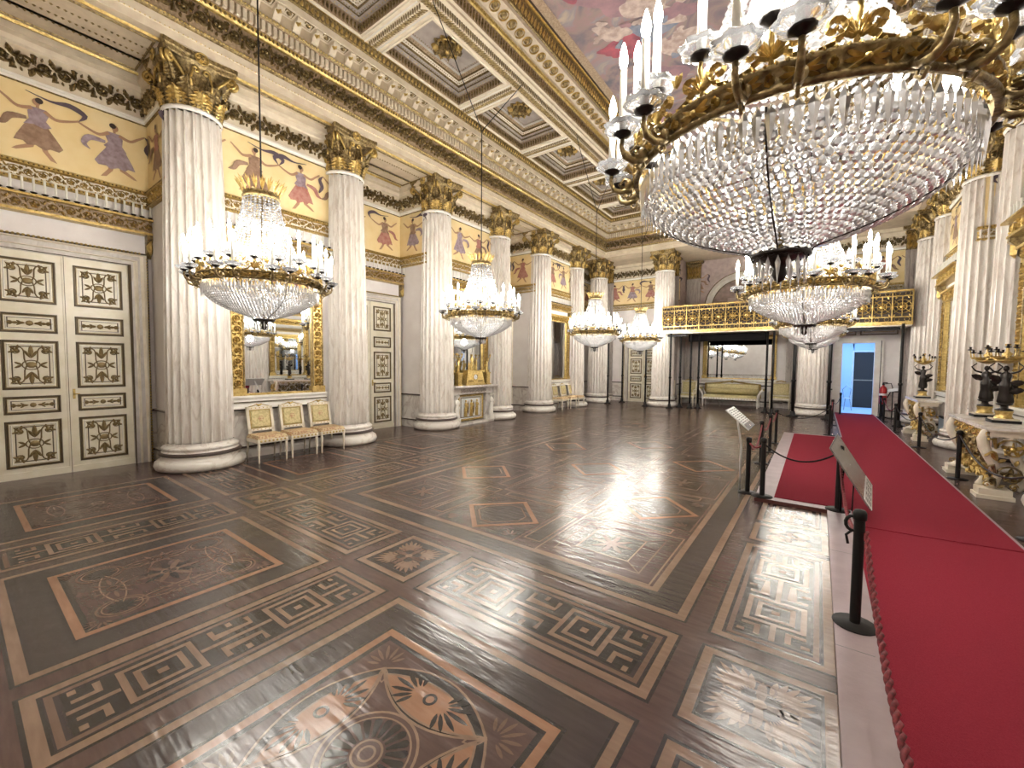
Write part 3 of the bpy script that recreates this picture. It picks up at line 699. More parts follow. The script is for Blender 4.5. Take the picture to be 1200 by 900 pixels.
# ------------------------------------------------------------------ entablature over the columns
def inset(d): return [(XR - d, YB), (XR - d, YE - d), (XL + d, YE - d), (XL + d, YB)]
base_path = [(XR, YB), (XR, YE), (XL, YE), (XL, YB)]
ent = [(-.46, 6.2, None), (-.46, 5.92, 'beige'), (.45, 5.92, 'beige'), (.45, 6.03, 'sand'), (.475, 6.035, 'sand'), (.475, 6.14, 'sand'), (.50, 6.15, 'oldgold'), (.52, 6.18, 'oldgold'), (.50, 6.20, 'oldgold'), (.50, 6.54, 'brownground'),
       (.53, 6.55, 'gold'), (.56, 6.58, 'gold'), (.57, 6.62, 'gold'), (.57, 6.63, 'brownground'), (.57, 6.79, 'brownground'), (.63, 6.80, 'brownground'), (.66, 6.83, 'oldgold'), (.64, 6.85, 'oldgold'), (.64, 7.02, 'beige'),
       (.83, 7.04, 'sand'), (.83, 7.15, 'sand'), (.86, 7.16, 'oldgold'), (.90, 7.28, 'oldgold'), (.90, 7.31, 'gold')]
eb = MB(); pathsweep(eb, base_path, ent)
structure(eb.obj('trim_3'))
ob = MB(); db = MB()
for si in range(3):
    def sf(d):
        p = inset(d); return segframe(p[si], p[si + 1])
    F, l = sf(.475); beads(ob, F, 0, l, 6.035, .011, 'gold', .05)
    F, l = sf(.50); beads(ob, F, 0, l, 6.175, .017, 'gold', .045, .015)
    rinceau(ob, F, 0, l, 6.21, 6.54, 'oldgold', .05, 0, unit=.21, w=.026); beads(ob, F, 0, l, 6.375, .02, 'gold', .07, .02)
    F, l = sf(.56); waterleaf(ob, F, 0, l, 6.56, 6.62, 'oldgold', .06, .02)
    F, l = sf(.57)
    for k in range(int(l / .085)):
        s = (k + .5) * .085
        db_v = [(s - .026, 6.64), (s + .026, 6.64), (s + .026, 6.785), (s - .026, 6.785)]
        v = [F(a, b, 0) for a, b in db_v] + [F(a, b, .05) for a, b in db_v]
        db.add(v, [(4, 5, 6, 7), (0, 1, 5, 4), (1, 2, 6, 5), (2, 3, 7, 6), (3, 0, 4, 7)], 'sand')
    F, l = sf(.66); beads(ob, F, 0, l, 6.83, .018, 'gold', .05)
    F, l = sf(.64); n = int(l / .30)
    for k in range(n):
        s = (k + .5) * l / n
        pf = [(0, 7.03), (.175, 7.03), (.185, 7.0), (.175, 6.97), (.14, 6.96), (.10, 6.98), (.06, 6.93), (.03, 6.89), (0, 6.87)]
        v = [F(s - .055, z, d) for d, z in pf] + [F(s + .055, z, d) for d, z in pf]; m = len(pf)
        db.add(v, [tuple(range(m)), tuple(range(2 * m - 1, m - 1, -1))] + [(i, i + 1, m + i + 1, m + i) for i in range(m - 1)], 'sand')
        leaf(ob, lambda a, b, c: F(a, 6.97 - c - (.0 if b < .1 else .0), b), s, .02, PI / 2, .15, .09, .03, 'gold')
        s2 = s + l / n / 2                                # little sunk squares between the brackets
        G = lambda a, b, c: F(a, 7.035 - c, b)
        disc(ob, G, s2, .10, .045, .03, 'oldgold', 0, 8); rframe(ob, G, s2 - .07, s2 + .07, .03, .17, .015, .012, 'oldgold')
    F, l = sf(.87); waterleaf(ob, F, 0, l, 7.17, 7.27, 'gold', .085, .03)
structure(ob.obj('trim_4')); structure(db.obj('trim_5'))
# aisle soffits behind the entablature with gilt mouldings
sb = MB(); F = FC(5.92)
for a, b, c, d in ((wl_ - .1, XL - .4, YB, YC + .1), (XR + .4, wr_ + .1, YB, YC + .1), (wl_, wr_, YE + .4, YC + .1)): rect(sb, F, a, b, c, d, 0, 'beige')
for i in range(6):
    for xa, xb in ((wl_ + .15, XL + .32), (XR - .32, wr_ - .15)):
        a, b = CY[i] + .42, CY[i + 1] - .42
        rframe(sb, F, xa, xb, a - .1, b + .1, .05, .03, 'gold', 0); rframe(sb, F, xa + .1, xb - .1, a, b, .03, .02, 'oldgold', 0)
        beads(sb, lambda s, t, h: F(t, s, h), a, b, (xa + xb) / 2 + .2, .02, 'oldgold', .06); beads(sb, lambda s, t, h: F(t, s, h), a, b, (xa + xb) / 2 - .2, .02, 'gold', .06)
for xa, xb in ((wl_ + .15, XL + .32),):
    rframe(sb, F, xa, xb, -1.5, 1.95, .05, .03, 'gold', 0); rframe(sb, F, xa + .1, xb - .1, -1.4, 1.85, .03, .02, 'oldgold', 0)
    for q in (.2, -.2, 0): beads(sb, lambda s, t, h: F(t, s, h), -1.4, 1.85, (xa + xb) / 2 + q, .02, 'oldgold', .06)
structure(sb.obj('trim_6'))

# ------------------------------------------------------------------ coffered ceiling
cb = MB()
D0, D1, D2 = .88, 2.30, 2.68
def guil(mb, F, s0, s1, t, w, mt='oldgold'):
    st = .055; n = int((s1 - s0) / st)
    for k in range(n):
        s = s0 + k * st
        leaf(mb, F, s, t, .75, w * .62, .036, .018, mt); leaf(mb, F, s, t, -.75, w * .62, .036, .018, mt)
def ring_plane(mb, d0, d1, z, mt):
    a, b = inset(d0), inset(d1)
    ya, yb = YB + d0, YB + d1
    pa = [(XR - d0, ya), (XR - d0, YE - d0), (XL + d0, YE - d0), (XL + d0, ya)]; pb = [(XR - d1, yb), (XR - d1, YE - d1), (XL + d1, YE - d1), (XL + d1, yb)]
    for i in range(4):
        j = (i + 1) % 4; mb.add([(*pa[i], z), (*pa[j], z), (*pb[j], z), (*pb[i], z)], [(0, 1, 2, 3)], mt)
# inner beam + rising cornice round the painting
closed_path = [(XR, YB), (XR, YE), (XL, YE), (XL, YB)]
inner = [(D1 - .01, 7.45, None), (D1, 7.30, 'cream'), (D1 + .04, 7.285, 'sand'), (D1 + .04, 7.30, 'cream'), (D1 + .30, 7.30, 'sand'), (D1 + .30, 7.285, 'sand'), (D2, 7.285, 'sand'), (D2, 7.33, 'sand'), (D2 + .03, 7.36, 'sand'), (D2 + .05, 7.56, 'brownground'), (D2 + .08, 7.58, 'gold'), (D2 + .10, 7.62, 'gold'),
         (D2 + .12, 7.66, 'beige'), (D2 + .40, 7.72, 'beige'), (D2 + .40, 7.80, 'sand'), (D2 + .43, 7.81, 'oldgold'), (D2 + .50, 8.02, 'oldgold'), (D2 + .50, 8.05, 'gold'), (D2 + .53, 8.05, 'gold'), (D2 + .55, 8.08, 'darkline'), (D2 + .72, 8.09, 'brownground')]  # last dark strips beside the painting: shadow gap put in as colour
pathsweep(cb, closed_path, inner, True)
gb = MB()
ydist = lambda d: (YB + d, YE - d)
for si in range(4):
    def sf(d):
        p = [(XR - d, YB + d), (XR - d, YE - d), (XL + d, YE - d), (XL + d, YB + d)]; return segframe(p[si], p[(si + 1) % 4])
    if si == 3: continue
    F, l = sf(D2 + .035); waterleaf(gb, F, 0, l, 7.37, 7.55, 'oldgold', .075, .03)
    F, l = sf(D2 + .10); beads(gb, F, 0, l, 7.60, .02, 'gold', .05)
    F, l = sf(D2 + .12); n = int(l / .24)
    for k in range(n):
        s = (k + .5) * l / n; G = lambda a, b, c: F(a, 7.665 + b * .2 - c, b)
        disc(gb, G, s, .14, .065, .05, 'oldgold', 0, 10); strip(gb, G, circ(s, .14, .09, 12), .02, .03, 'gold', 0, True)
    F, l = sf(D2 + .45); waterleaf(gb, F, 0, l, 7.82, 8.0, 'gold', .10, .04)
    F, l = sf(D1 + .17)
    guil(gb, lambda a, b, c: F(a, 7.30 - c, b), 0, l, 0, .34)
# coffers
def coffer(x0, x1, y0, y1):
    z = 7.30
    lv = [(0, 0), (0, .19), (.08, .20), (.08, .23), (.15, .24), (.15, .29), (.23, .30), (.23, .34), (.31, .35), (.31, .40), (.36, .41)]
    mts = ['brownground', 'greyground', 'oldgold', 'greyground', 'oldgold', 'cream', 'oldgold', 'brownground', 'white', 'greyground']
    def rg(i): d, h = lv[i]; return [(x0 + d, y0 + d, z + h), (x1 - d, y0 + d, z + h), (x1 - d, y1 - d, z + h), (x0 + d, y1 - d, z + h)]
    for i in range(len(lv) - 1):
        a, b = rg(i), rg(i + 1)
        for k in range(4): j = (k + 1) % 4; cb.add([a[k], a[j], b[j], b[k]], [(0, 1, 2, 3)], mts[i])
    cb.add(rg(len(lv) - 1), [(0, 1, 2, 3)], 'greyground')
    F = FC(z)
    for d, h, st in ((.03, -.197, .07), (.10, -.235, .05), (.19, -.295, .05), (.27, -.345, .06), (.335, -.405, .05)):
        for (a, b, c, G) in ((x0 + d, x1 - d, y0 + d, F), (x0 + d, x1 - d, y1 - d, F), (y0 + d, y1 - d, x0 + d, lambda s, t, hh: F(t, s, hh)), (y0 + d, y1 - d, x1 - d, lambda s, t, hh: F(t, s, hh))):
            beads(gb, G, a, b, c, .016, 'gold' if h > -.2 else 'oldgold', st, h)
    # carved face of the first step
    for (a, b, Fx) in ((y0, y1, lambda s, t, h: (x0 + h, s, z + t)), (y0, y1, lambda s, t, h: (x1 - h, s, z + t)), (x0, x1, lambda s, t, h: (s, y0 + h, z + t)), (x0, x1, lambda s, t, h: (s, y1 - h, z + t))):
        waterleaf(gb, Fx, a, b, .02, .16, 'oldgold', .07, .03)
    cx, cy = (x0 + x1) / 2, (y0 + y1) / 2
    rb = MB(); q = .41
    disc(rb, F, 0, 0, .08, .14, 'gold', -q, 10)
    for k in range(8): leaf(rb, F, 0, 0, 2 * PI * k / 8, .20, .13, .11, 'oldgold', -q + .02)
    for k in range(11): leaf(rb, F, .14 * C(2 * PI * k / 11), .14 * S(2 * PI * k / 11), 2 * PI * k / 11, .17, .12, .09, 'gold' if k % 2 else 'oldgold', -q)
    tube(rb, [(.24 * C(a_ * PI / 12), .24 * S(a_ * PI / 12), z + q - .03) for a_ in range(24)], .022, 5, 'gold', True)
    return rb, cx, cy
bw = .17
ys = [YB + D0, -.15] + CY[:5] + [YE - D1]
cells = []
for i in range(len(ys) - 1):
    a = ys[i] + (bw if i else 0); b = ys[i + 1] - (bw if i < len(ys) - 2 else 0)
    for xa, xb in ((XL + D0, XL + D1), (XR - D1, XR - D0)): cells.append((xa, xb, a, b))
xs = [XL + D0, XL + D1 + .2, -3.35, -1.75, XR - D1 - .2, XR - D0]
for i in range(5):
    a = xs[i] + (bw if i else 0); b = xs[i + 1] - (bw if i < 4 else 0)
    cells.append((a, b, YE - D1 + .17, YE - D0))
ceil_parts = []
for (xa, xb, ya, yb) in cells:
    m = .09; ceil_parts.append(coffer(xa + m, xb - m, ya + m, yb - m))
    F = FC(7.30)   # flat margin round the cell
    for a, b, c, d in ((xa, xb, ya, ya + m), (xa, xb, yb - m, yb), (xa, xa + m, ya + m, yb - m), (xb - m, xb, ya + m, yb - m)): rect(cb, F, a, b, c, d, 0, 'sand')
    rframe(cb, F, xa + .03, xb - .03, ya + .03, yb - .03, .03, .02, 'cream', 0)
for y in ys[1:-1]:
    for xa, xb in ((XL + D0, XL + D1), (XR - D1, XR - D0)):
        F = FC(7.30); rect(cb, F, xa, xb, y - bw, y + bw, 0, 'sand'); guil(gb, F, xa, xb, y, .22)
        for t in (y - .13, y + .13): strip(cb, F, [(xa, t), (xb, t)], .03, .02, 'white')
for x in xs[1:-1]:
    F = FC(7.30); rect(cb, F, x - bw, x + bw, YE - D1 + .1, YE - D0, 0, 'cream'); guil(gb, lambda s, t, h: F(t, s, h), YE - D1 + .1, YE - D0, x, .22)
rect(cb, FC(7.30), XL + D0, XR - D0, YE - D1 - .02, YE - D1 + .17, -.001, 'cream')
rect(cb, FC(7.30), XL + D0, XR - D0, YB, YB + D0 + .02, 0, 'cream')
rect(cb, FC(7.30), XL + D1, XR - D1, YB + D0, YB + D1, 0, 'cream')
# painting with loose draped figures
PZ = 8.10; F = FC(PZ)
rect(cb, F, XL + D2 + .7, XR - D2 - .7, YB + D2 + .7, YE - D2 - .7, 0, 'paint')
def blob(x, y, r, mt, lv, st=1., a0=0., seed=0):
    q = random.Random(seed); ph = [q.uniform(0, 6.28) for _ in range(6)]
    pts = []
    for i in range(44):
        a = 2 * PI * i / 44; rr = r * (1 + .28 * S(2 * a + ph[0]) + .18 * S(3 * a + ph[1]) + .10 * S(5 * a + ph[2]) + .06 * S(9 * a + ph[3]))
        u, v = rr * C(a) * st, rr * S(a); pts.append((x + u * C(a0) - v * S(a0), y + u * S(a0) + v * C(a0)))
    poly(cb, F, pts, .002 * lv, mt)
PB = [(-3.45, 8.5, .27, 'pred', 2, 1.9, .2), (-3.85, 6.5, .22, 'pred', 2, 1.6, 1.0), (-3.2, 7.2, .40, 'ppink', 1, 1.6, .6), (-3.0, 8.3, .35, 'pblue', 1, 1.5, .3), (-2.7, 7.9, .30, 'pflesh', 2, 1.7, .9), (-2.5, 9.0, .28, 'pflesh', 3, 1.5, .4),
      (-2.9, 9.9, .26, 'ppink', 2, 1.8, 1.2), (-2.3, 8.2, .2, 'ppink', 3, 1.4, .5), (-1.8, 7.4, .35, 'pflesh', 2, 1.6, 2.), (-3.7, 10.6, .3, 'pblue', 2, 1.6, .1), (-3.2, 11.6, .3, 'ppink', 2, 1.6, .8), (-1.6, 9.6, .4, 'ppink', 2, 1.4, .3),
      (-2.1, 6.2, .35, 'pblue', 2, 1.7, .5), (-3.3, 5.6, .35, 'pflesh', 2, 1.6, .7), (-1.5, 5.2, .3, 'ppink', 2, 1.6, .2), (-2.6, 12.6, .3, 'pflesh', 2, 1.5, .4), (-2.3, 10.9, .25, 'pflesh', 3, 1.5, 1.4), (-3.5, 8.0, .2, 'pflesh', 3, 1.6, 1.1), (-2.4, 7.1, .2, 'pflesh', 4, 1.5, .2)]
for i, b in enumerate(PB):
    blob(*b, seed=i)
    if b[3] == 'pflesh':
        for k in range(4): blob(b[0] + .3 * C(k * 1.7 + i), b[1] + .35 * S(k * 1.7 + i), .07, ('pflesh', 'ppink', 'pblue')[k % 3], 6 + k, 1.4, k, seed=i * 7 + k)
ceil = structure(cb.obj('ceiling'))
structure(gb.obj('trim_7'))
rm = None
for rb, cx, cy in ceil_parts:
    if rm is None: rm = rb.mesh('rosette')
    o = bpy.data.objects.new('rosette', rm); col.objects.link(o); o.parent = ceil; o.location = (cx, cy, 0)

# ------------------------------------------------------------------ columns
def make_column():
    root = empty('marble_column', (XL, CY[0], 0), 0, 'x', 'column')
    b = MB()
    lathe(b, [(.50, 0), (.555, .02), (.575, .07), (.565, .12), (.53, .15), (.505, .158)], 48, 'colmarble')
    lathe(b, [(.505, .158), (.49, .175), (.485, .20), (.50, .215)], 48, 'colmarble')
    lathe(b, [(.50, .215), (.515, .225), (.52, .245), (.505, .262), (.485, .268)], 48, 'darkline')
    lathe(b, [(.485, .268), (.47, .275), (.465, .30), (.48, .31), (.485, .33), (.47, .345), (.44, .35), (.43, .37)], 48, 'colmarble')
    b.obj('base', root)
    s = MB(); nf = 22; per = 8
    def fl(k): u = (k % per) / per; return 1 - .165 * max(0, S(PI * (u - .13) / .87)) ** .55 if u > .13 else 1.0
    prof = []
    for i in range(15):
        t = i / 14.; prof.append((.425 - .075 * t ** 1.35, .37 + (5.17 - .37) * t))
    lathe(s, [(.43, .37), (.425, .40)], nf * per, 'shaftmarble')
    lathe(s, [(.425, .40)] + [(r, z + .03) for r, z in prof[:1]], nf * per, 'shaftmarble', flute=fl)
    lathe(s, [(r, z if 0 < i < 14 else (z + .03 if i == 0 else z - .04)) for i, (r, z) in enumerate(prof)], nf * per, 'shaftmarble', smooth=False, flute=fl)
    lathe(s, [(.35, 5.13), (.362, 5.14), (.372, 5.165), (.362, 5.19), (.345, 5.20)], 48, 'colmarble')
    s.obj('shaft', root)
    c = MB()
    lathe(c, [(.345, 5.18), (.33, 5.25), (.33, 5.45), (.35, 5.62), (.40, 5.76), (.44, 5.80)], 32, 'oldgold')
    def acan(a, z0, H_, r0, out, w, mt):
        n = 13; v = []
        for i in range(n):
            t = i / (n - 1.); r = r0 + out * t ** 2.6 + .015 * S(PI * t); z = z0 + H_ * (t if t < .85 else .85 + (.85 - t) * .5)
            ww = w * (.55 + .6 * S(PI * min(1, t * .95 + .05))) * (1 - .55 * t ** 3)
            jag = 1 + (.24 if i % 2 else -.22)
            for q in (-1, -.5, 0, .5, 1):
                da = q * ww * jag / r; rr = r + (.028 if q == 0 else (0.0 if abs(q) == .5 else .018))
                v.append((rr * C(a + da), rr * S(a + da), z - abs(q) * .03))
        f = [(i * 5 + q, i * 5 + q + 1, i * 5 + q + 6, i * 5 + q + 5) for i in range(n - 1) for q in range(4)]
        c.add(v, f, mt)
    for k in range(8):
        a = 2 * PI * k / 8; acan(a, 5.20, .27, .345, .09, .11, 'gold'); tube(c, [((.372 + .085 * t ** 2.6) * C(a), (.372 + .085 * t ** 2.6) * S(a), 5.21 + .24 * t) for t in (0, .3, .6, .8, 1)], .010, 4, 'oldgold')
        for e in (-.10, .10, .2): tube(c, [((.355 + .05 * t * t) * C(a + e + .1 * t), (.355 + .05 * t * t) * S(a + e + .1 * t), 5.21 + .42 * t) for t in (0, .4, .7, 1)], .009, 4, 'oldgold')
    for k in range(8): acan(2 * PI * (k + .5) / 8, 5.22, .42, .345, .12, .11, 'oldgold')
    for k in range(4):                                     # corner volutes
        a = PI / 4 + k * PI / 2
        for sg in (1, -1):
            pts = []
            for i in range(8): t = i / 7.; r = .36 + .19 * t ** 1.5; aa = a - sg * .42 * (1 - t) ** 1.2 - sg * .05; pts.append((r * C(aa), r * S(aa), 5.45 + .32 * t))
            ox, oy = -S(a) * sg * -.03, C(a) * sg * -.03
            for i in range(1, 18): q = i / 17.; rr = .075 * (1 - .8 * q); an = PI / 2 - q * 2 * PI * 1.3; pts.append((C(a) * (.545 + rr * C(an)) + ox, S(a) * (.545 + rr * C(an)) + oy, 5.70 + rr * S(an)))
            tube(c, pts, [.022] * 8 + [.024] * 17, 5, 'gold')
        acan(a, 5.50, .20, .42, .12, .07, 'oldgold')
    for k in range(4):                                     # inner scrolls and flower on each side
        a = k * PI / 2
        for sg in (1, -1):
            u = (C(a), S(a)); w = (-S(a) * sg, C(a) * sg)
            pts = [(u[0] * (.40 + 0) + w[0] * x, u[1] * .40 + w[1] * x, z) for x, z in [(.12, 5.45), (.13, 5.56), (.10, 5.66)] + [(.06 + .045 * C(t_) * (1 - t_ / 9), 5.69 + .045 * S(t_) * (1 - t_ / 9)) for t_ in [i * .6 for i in range(11)]]]
            tube(c, pts, .015, 5, 'gold')
        G = lambda s_, t_, h_: (C(a) * (.43 + h_) - S(a) * s_, S(a) * (.43 + h_) + C(a) * s_, t_)
        for q in range(8): leaf(c, G, 0, 5.85, q * PI / 4, .075, .05, .03, 'gold')
        disc(c, G, 0, 5.85, .028, .05, 'oldgold', 0, 8)
        tube(c, [G(s_ * .075, 5.85 + t_ * .075, .015) for s_, t_ in circ(0, 0, 1, 14)], .012, 4, 'gold', True)
    # concave-sided abacus
    def ab(r_in, r_out):
        o = []
        for k in range(4):
            a0, a1 = -PI / 4 + k * PI / 2, PI / 4 + k * PI / 2; p, q = (r_out * C(a0), r_out * S(a0)), (r_out * C(a1), r_out * S(a1)); m = (r_in * C(k * PI / 2), r_in * S(k * PI / 2))
            cxx, cyy = 2 * m[0] - (p[0] + q[0]) / 2, 2 * m[1] - (p[1] + q[1]) / 2
            for i in range(8): t = .04 + .92 * i / 7.; o.append(((1 - t) ** 2 * p[0] + 2 * t * (1 - t) * cxx + t * t * q[0], (1 - t) ** 2 * p[1] + 2 * t * (1 - t) * cyy + t * t * q[1]))
        return o
    rings = [(ab(.36, .60), 5.79), (ab(.375, .62), 5.81), (ab(.385, .635), 5.85), (ab(.40, .655), 5.87), (ab(.41, .665), 5.92)]
    v = [(x, y, z) for ring, z in rings for x, y in ring]; n = 32
    c.add(v, [tuple(range(n - 1, -1, -1))] + [(r * n + i, r * n + (i + 1) % n, (r + 1) * n + (i + 1) % n, (r + 1) * n + i) for r in range(4) for i in range(n)], 'oldgold')
    c.obj('capital', root)
    return root
column = make_column(); index_kids()
nb = {0: 'tall panelled door and the chairs', 1: 'third gilt chair of the near row and a door', 2: 'fireplace, on its near side', 3: 'fireplace, on its far side', 4: 'bay of the far row of chairs, on its near side', 5: 'bay of the far row of chairs, on its far side', 6: 'far corner door'}
names_L = ['fluted marble column between the nearest tall panelled door and the three chairs', 'fluted marble column beside the last of the three near chairs', 'fluted marble column standing just before the fireplace', 'fluted marble column standing just beyond the fireplace', 'fluted marble column just before the far row of chairs', 'fluted marble column just beyond the far row of chairs', 'fluted marble column in the far corner, dark scaffold pole in front']
for i, y in enumerate(CY):
    if i: dup(column, (XL, y, 0), 0, names_L[i])
column['label'] = names_L[0]
names_R = ['fluted marble column behind the camera side of the carpet wall', 'fluted marble column on the carpet side, one bay before the big console', 'fluted marble column at the near end of the big console', 'fluted marble column directly behind the pair of bronze candelabra', 'broad fluted marble column between the two console tables', 'fluted marble column beyond the small console table', 'fluted marble column at the carpet-side corner of the balcony']
for i, y in enumerate(CY):
    if i >= 2: dup(column, (XR, y, 0), 0, names_R[i])
dup(column, (-4.90, YE + .1, 0), 0, 'fluted marble column carrying the free end of the gilt balcony')
dup(column, (-.15, YE + .3, 0), 0, 'fluted marble column between the balcony armchair and the blue doorway')
# flat pilasters on the end wall
def pilaster(x, y, w, label, F):
    root = empty('fluted_pilaster', (0, 0, 0), 0, label, 'pilaster')
    m = MB(); n = 6
    for k in range(n):
        a = x - w / 2 + k * w / n; fbox(m, F, a + w / n * .15, a + w / n * .85, .3, 5.2, 0, .10, 'darkpil')
    fbox(m, F, x - w / 2, x + w / 2, .3, 5.2, 0, .065, 'darkpil'); m.obj('shaft', root)
    m = MB(); fbox(m, F, x - w / 2 - .05, x + w / 2 + .05, 0, .2, 0, .16, 'colmarble'); fbox(m, F, x - w / 2 - .03, x + w / 2 + .03, .2, .24, 0, .14, 'darkline'); fbox(m, F, x - w / 2 - .02, x + w / 2 + .02, .24, .3, 0, .12, 'colmarble'); m.obj('base', root)
    m = MB(); fbox(m, F, x - w / 2, x + w / 2, 5.2, 5.8, 0, .10, 'oldgold'); fbox(m, F, x - w / 2 - .1, x + w / 2 + .1, 5.82, 5.91, 0, .22, 'oldgold')
    for r_ in range(2):
        for k in range(5): leaf(m, F, x - w / 2 + (k + .5) * w / 5, 5.22 + r_ * .2, PI / 2, .28, w / 4.5, .08, 'gold', .10)
    for sg in (1, -1): strip(m, F, spiral(x + sg * w * .42, 5.72, .09, 1.3, PI / 2, -sg, 14), .03, .05, 'gold', .12)
    m.obj('capital', root)
pilaster(-4.35, 0, .55, 'grey fluted pilaster behind the column at the free end of the balcony', FE(YD + .0) if False else FE(YC))
pilaster(-.75, 0, .5, 'grey fluted pilaster between the end armchair and the blue doorway column', FE(YC))
pilaster(-7.75, 0, .55, 'fluted pilaster in the far corner beside the end door', FE(YD))
pilaster(-4.93, 0, .5, 'fluted pilaster between the end door and the balcony recess', FE(YD))
pilaster(2.35, 0, .6, 'fluted pilaster in the corner beyond the fire extinguisher', FE(YD))

# ------------------------------------------------------------------ candle ledges
def candle_ledge(F, c, half, z, label, n, dep=.20):
    n = int(n * 1.0)
    root = empty('candle_ledge', F(c, z, 0), 0, label, 'candle shelf', None)
    inv = root.location
    G = lambda s, t, h: tuple(Vector(F(s, t, h)) - inv)
    m = MB()
    fbox(m, G, c - half, c + half, z - .20, z - .03, 0, dep * .6, 'brownground'); fbox(m, G, c - half - .03, c + half + .03, z - .03, z, 0, dep, 'gold'); fbox(m, G, c - half - .02, c + half + .02, z - .235, z - .20, 0, dep * .75, 'gold')
    rinceau(m, lambda s, t, h: G(s, t, h), c - half, c + half, z - .20, z - .03, 'gold', .03, dep * .6, unit=.17)
    m.obj('shelf', root)
    for sg in (1, -1):
        m = MB(); x = c + sg * (half - .05)
        pf = [(0, z - .235), (dep * .7, z - .235), (dep * .72, z - .30), (dep * .5, z - .36), (dep * .3, z - .42), (dep * .32, z - .50), (dep * .1, z - .56), (0, z - .58)]
        k = len(pf); v = [G(x - .05, zz, d) for d, zz in pf] + [G(x + .05, zz, d) for d, zz in pf]
        m.add(v, [tuple(range(k)), tuple(range(2 * k - 1, k - 1, -1))] + [(i, (i + 1) % k, (i + 1) % k + k, i + k) for i in range(k)], 'oldgold')
        H = lambda a, b, cc: G(x + cc, b, a)
        leaf(m, lambda a, b, cc: G(x + a, b, dep * .4 + cc), 0, z - .54, PI / 2, .28, .10, .06, 'gold')
        m.obj('bracket', root)
    cm = None
    for k in range(n):
        s = c - half + .05 + (2 * half - .1) * k / (n - 1)
        if cm is None:
            m = MB(); lathe(m, [(.006, 0), (.012, .01), (.034, .028), (.036, .034), (.014, .036), (.012, .045)], 8, 'bronze'); lathe(m, [(.013, .04), (.013, .21), (.008, .215), (.001, .216)], 8, 'candle'); cm = m.mesh('candle')
        o = bpy.data.objects.new('candle', cm); col.objects.link(o); o.parent = root; o.location = G(s, z, dep * .7)
zl = 3.78
candle_ledge(FL(wl_), 1.03, 1.0, zl, 'gilded ledge of white candles above the nearest tall panelled door', 20)
candle_ledge(FL(wl_), 5.97, .98, zl, 'gilded ledge of white candles above the door between the chairs and the fireplace', 18)
candle_ledge(FL(wl_), 10.75, .80, zl, 'gilded ledge of white candles above the door beyond the fireplace', 14)
candle_ledge(FL(wm_), 3.48, .95, zl - .05, 'gilded ledge of white candles above the mirror behind the three near chairs', 16, .14)
candle_ledge(FL(wm_), 8.40, .85, zl - .05, 'gilded ledge of white candles above the fireplace mirror', 14, .14)
candle_ledge(FL(wm_), 13.10, .85, zl - .05, 'gilded ledge of white candles above the mirror of the far chair row', 14, .14)
candle_ledge(FR(wmr_), 8.40, .95, zl - .05, 'gilded ledge of white candles above the pair of bronze candelabra', 14, .26)
candle_ledge(FR(wmr_), 13.10, .95, zl - .05, 'gilded ledge of white candles above the small console table', 14, .26)
candle_ledge(FR(wr_), 10.75, .80, zl, 'gilded ledge of white candles over the door between the two consoles', 14)

# ------------------------------------------------------------------ mirrors
def wall_mirror(F, c, half, z0, z1, label, fw=.20, crest=True):
    root = empty('wall_mirror', F(c, z0, 0), 0, label, 'mirror'); inv = root.location
    G = lambda s, t, h: tuple(Vector(F(s, t, h)) - inv)
    m = MB(); rect(m, G, c - half + fw, c + half - fw, z0, z1, .03, 'mirror'); m.obj('mirror_glass', root)
    m = MB()
    for s0 in (c - half, c + half - fw):
        fbox(m, G, s0, s0 + fw, z0, z1, 0, .07, 'gold')
        rinceau(m, lambda s, t, h: G(s0 + fw / 2 - (t), s, h), z0 + .12, z1 - .02, -fw * .40, fw * .40, 'gold', .03, .07, unit=.17, w=.018)
        fbox(m, G, s0, s0 + .02, z0, z1, .07, .085, 'oldgold'); fbox(m, G, s0 + fw - .02, s0 + fw, z0, z1, .07, .085, 'oldgold')
        fbox(m, G, s0 - .02, s0 + fw + .02, z0, z0 + .12, 0, .10, 'gold')
    fbox(m, G, c - half, c + half, z1, z1 + fw, 0, .08, 'gold'); rinceau(m, G, c - half + .03, c + half - .03, z1 + .02, z1 + fw - .02, 'gold', .03, .08, unit=.19, w=.018)
    fbox(m, G, c - half + fw, c + half - fw, z0 - .0, z0 + .035, 0, .06, 'gold')
    if crest:
        fbox(m, G, c - half - .04, c + half + .04, z1 + fw, z1 + fw + .04, 0, .13, 'gold')
    m.obj('frame', root)
    m = MB()
    for a, b, hh, mt in ((z0 - .035, z0, .12, 'white'), (z0 - .10, z0 - .035, .09, 'white'), (z0 - .115, z0 - .10, .10, 'doorline'), (z0 - .19, z0 - .115, .08, 'white'), (z0 - .215, z0 - .19, .11, 'white')):
        fbox(m, G, c - half - .05, c + half + .05, a, b, 0, hh, mt)
    m.obj('sill', root)
    return root
wall_mirror(FL(wm_), 3.47, .77, 1.04, 3.10, 'tall gilt-framed mirror behind the three near chairs')
wall_mirror(FL(wm_), 8.32, .79, 1.30, 3.10, 'tall gilt-framed mirror above the fireplace clock')
wall_mirror(FL(wm_), 13.10, .79, 1.04, 3.10, 'tall gilt-framed mirror behind the far row of chairs')
wall_mirror(FR(wmr_), 8.40, .79, 1.04, 3.10, 'tall gilt-framed mirror behind the pair of bronze candelabra')
wall_mirror(FR(wmr_), 13.10, .79, 1.04, 3.10, 'tall gilt-framed mirror behind the single bronze candelabrum')
wall_mirror(FE(YC), -2.60, 1.30, 1.06, 2.62, 'wide gilt-framed mirror above the settee under the balcony', .16)

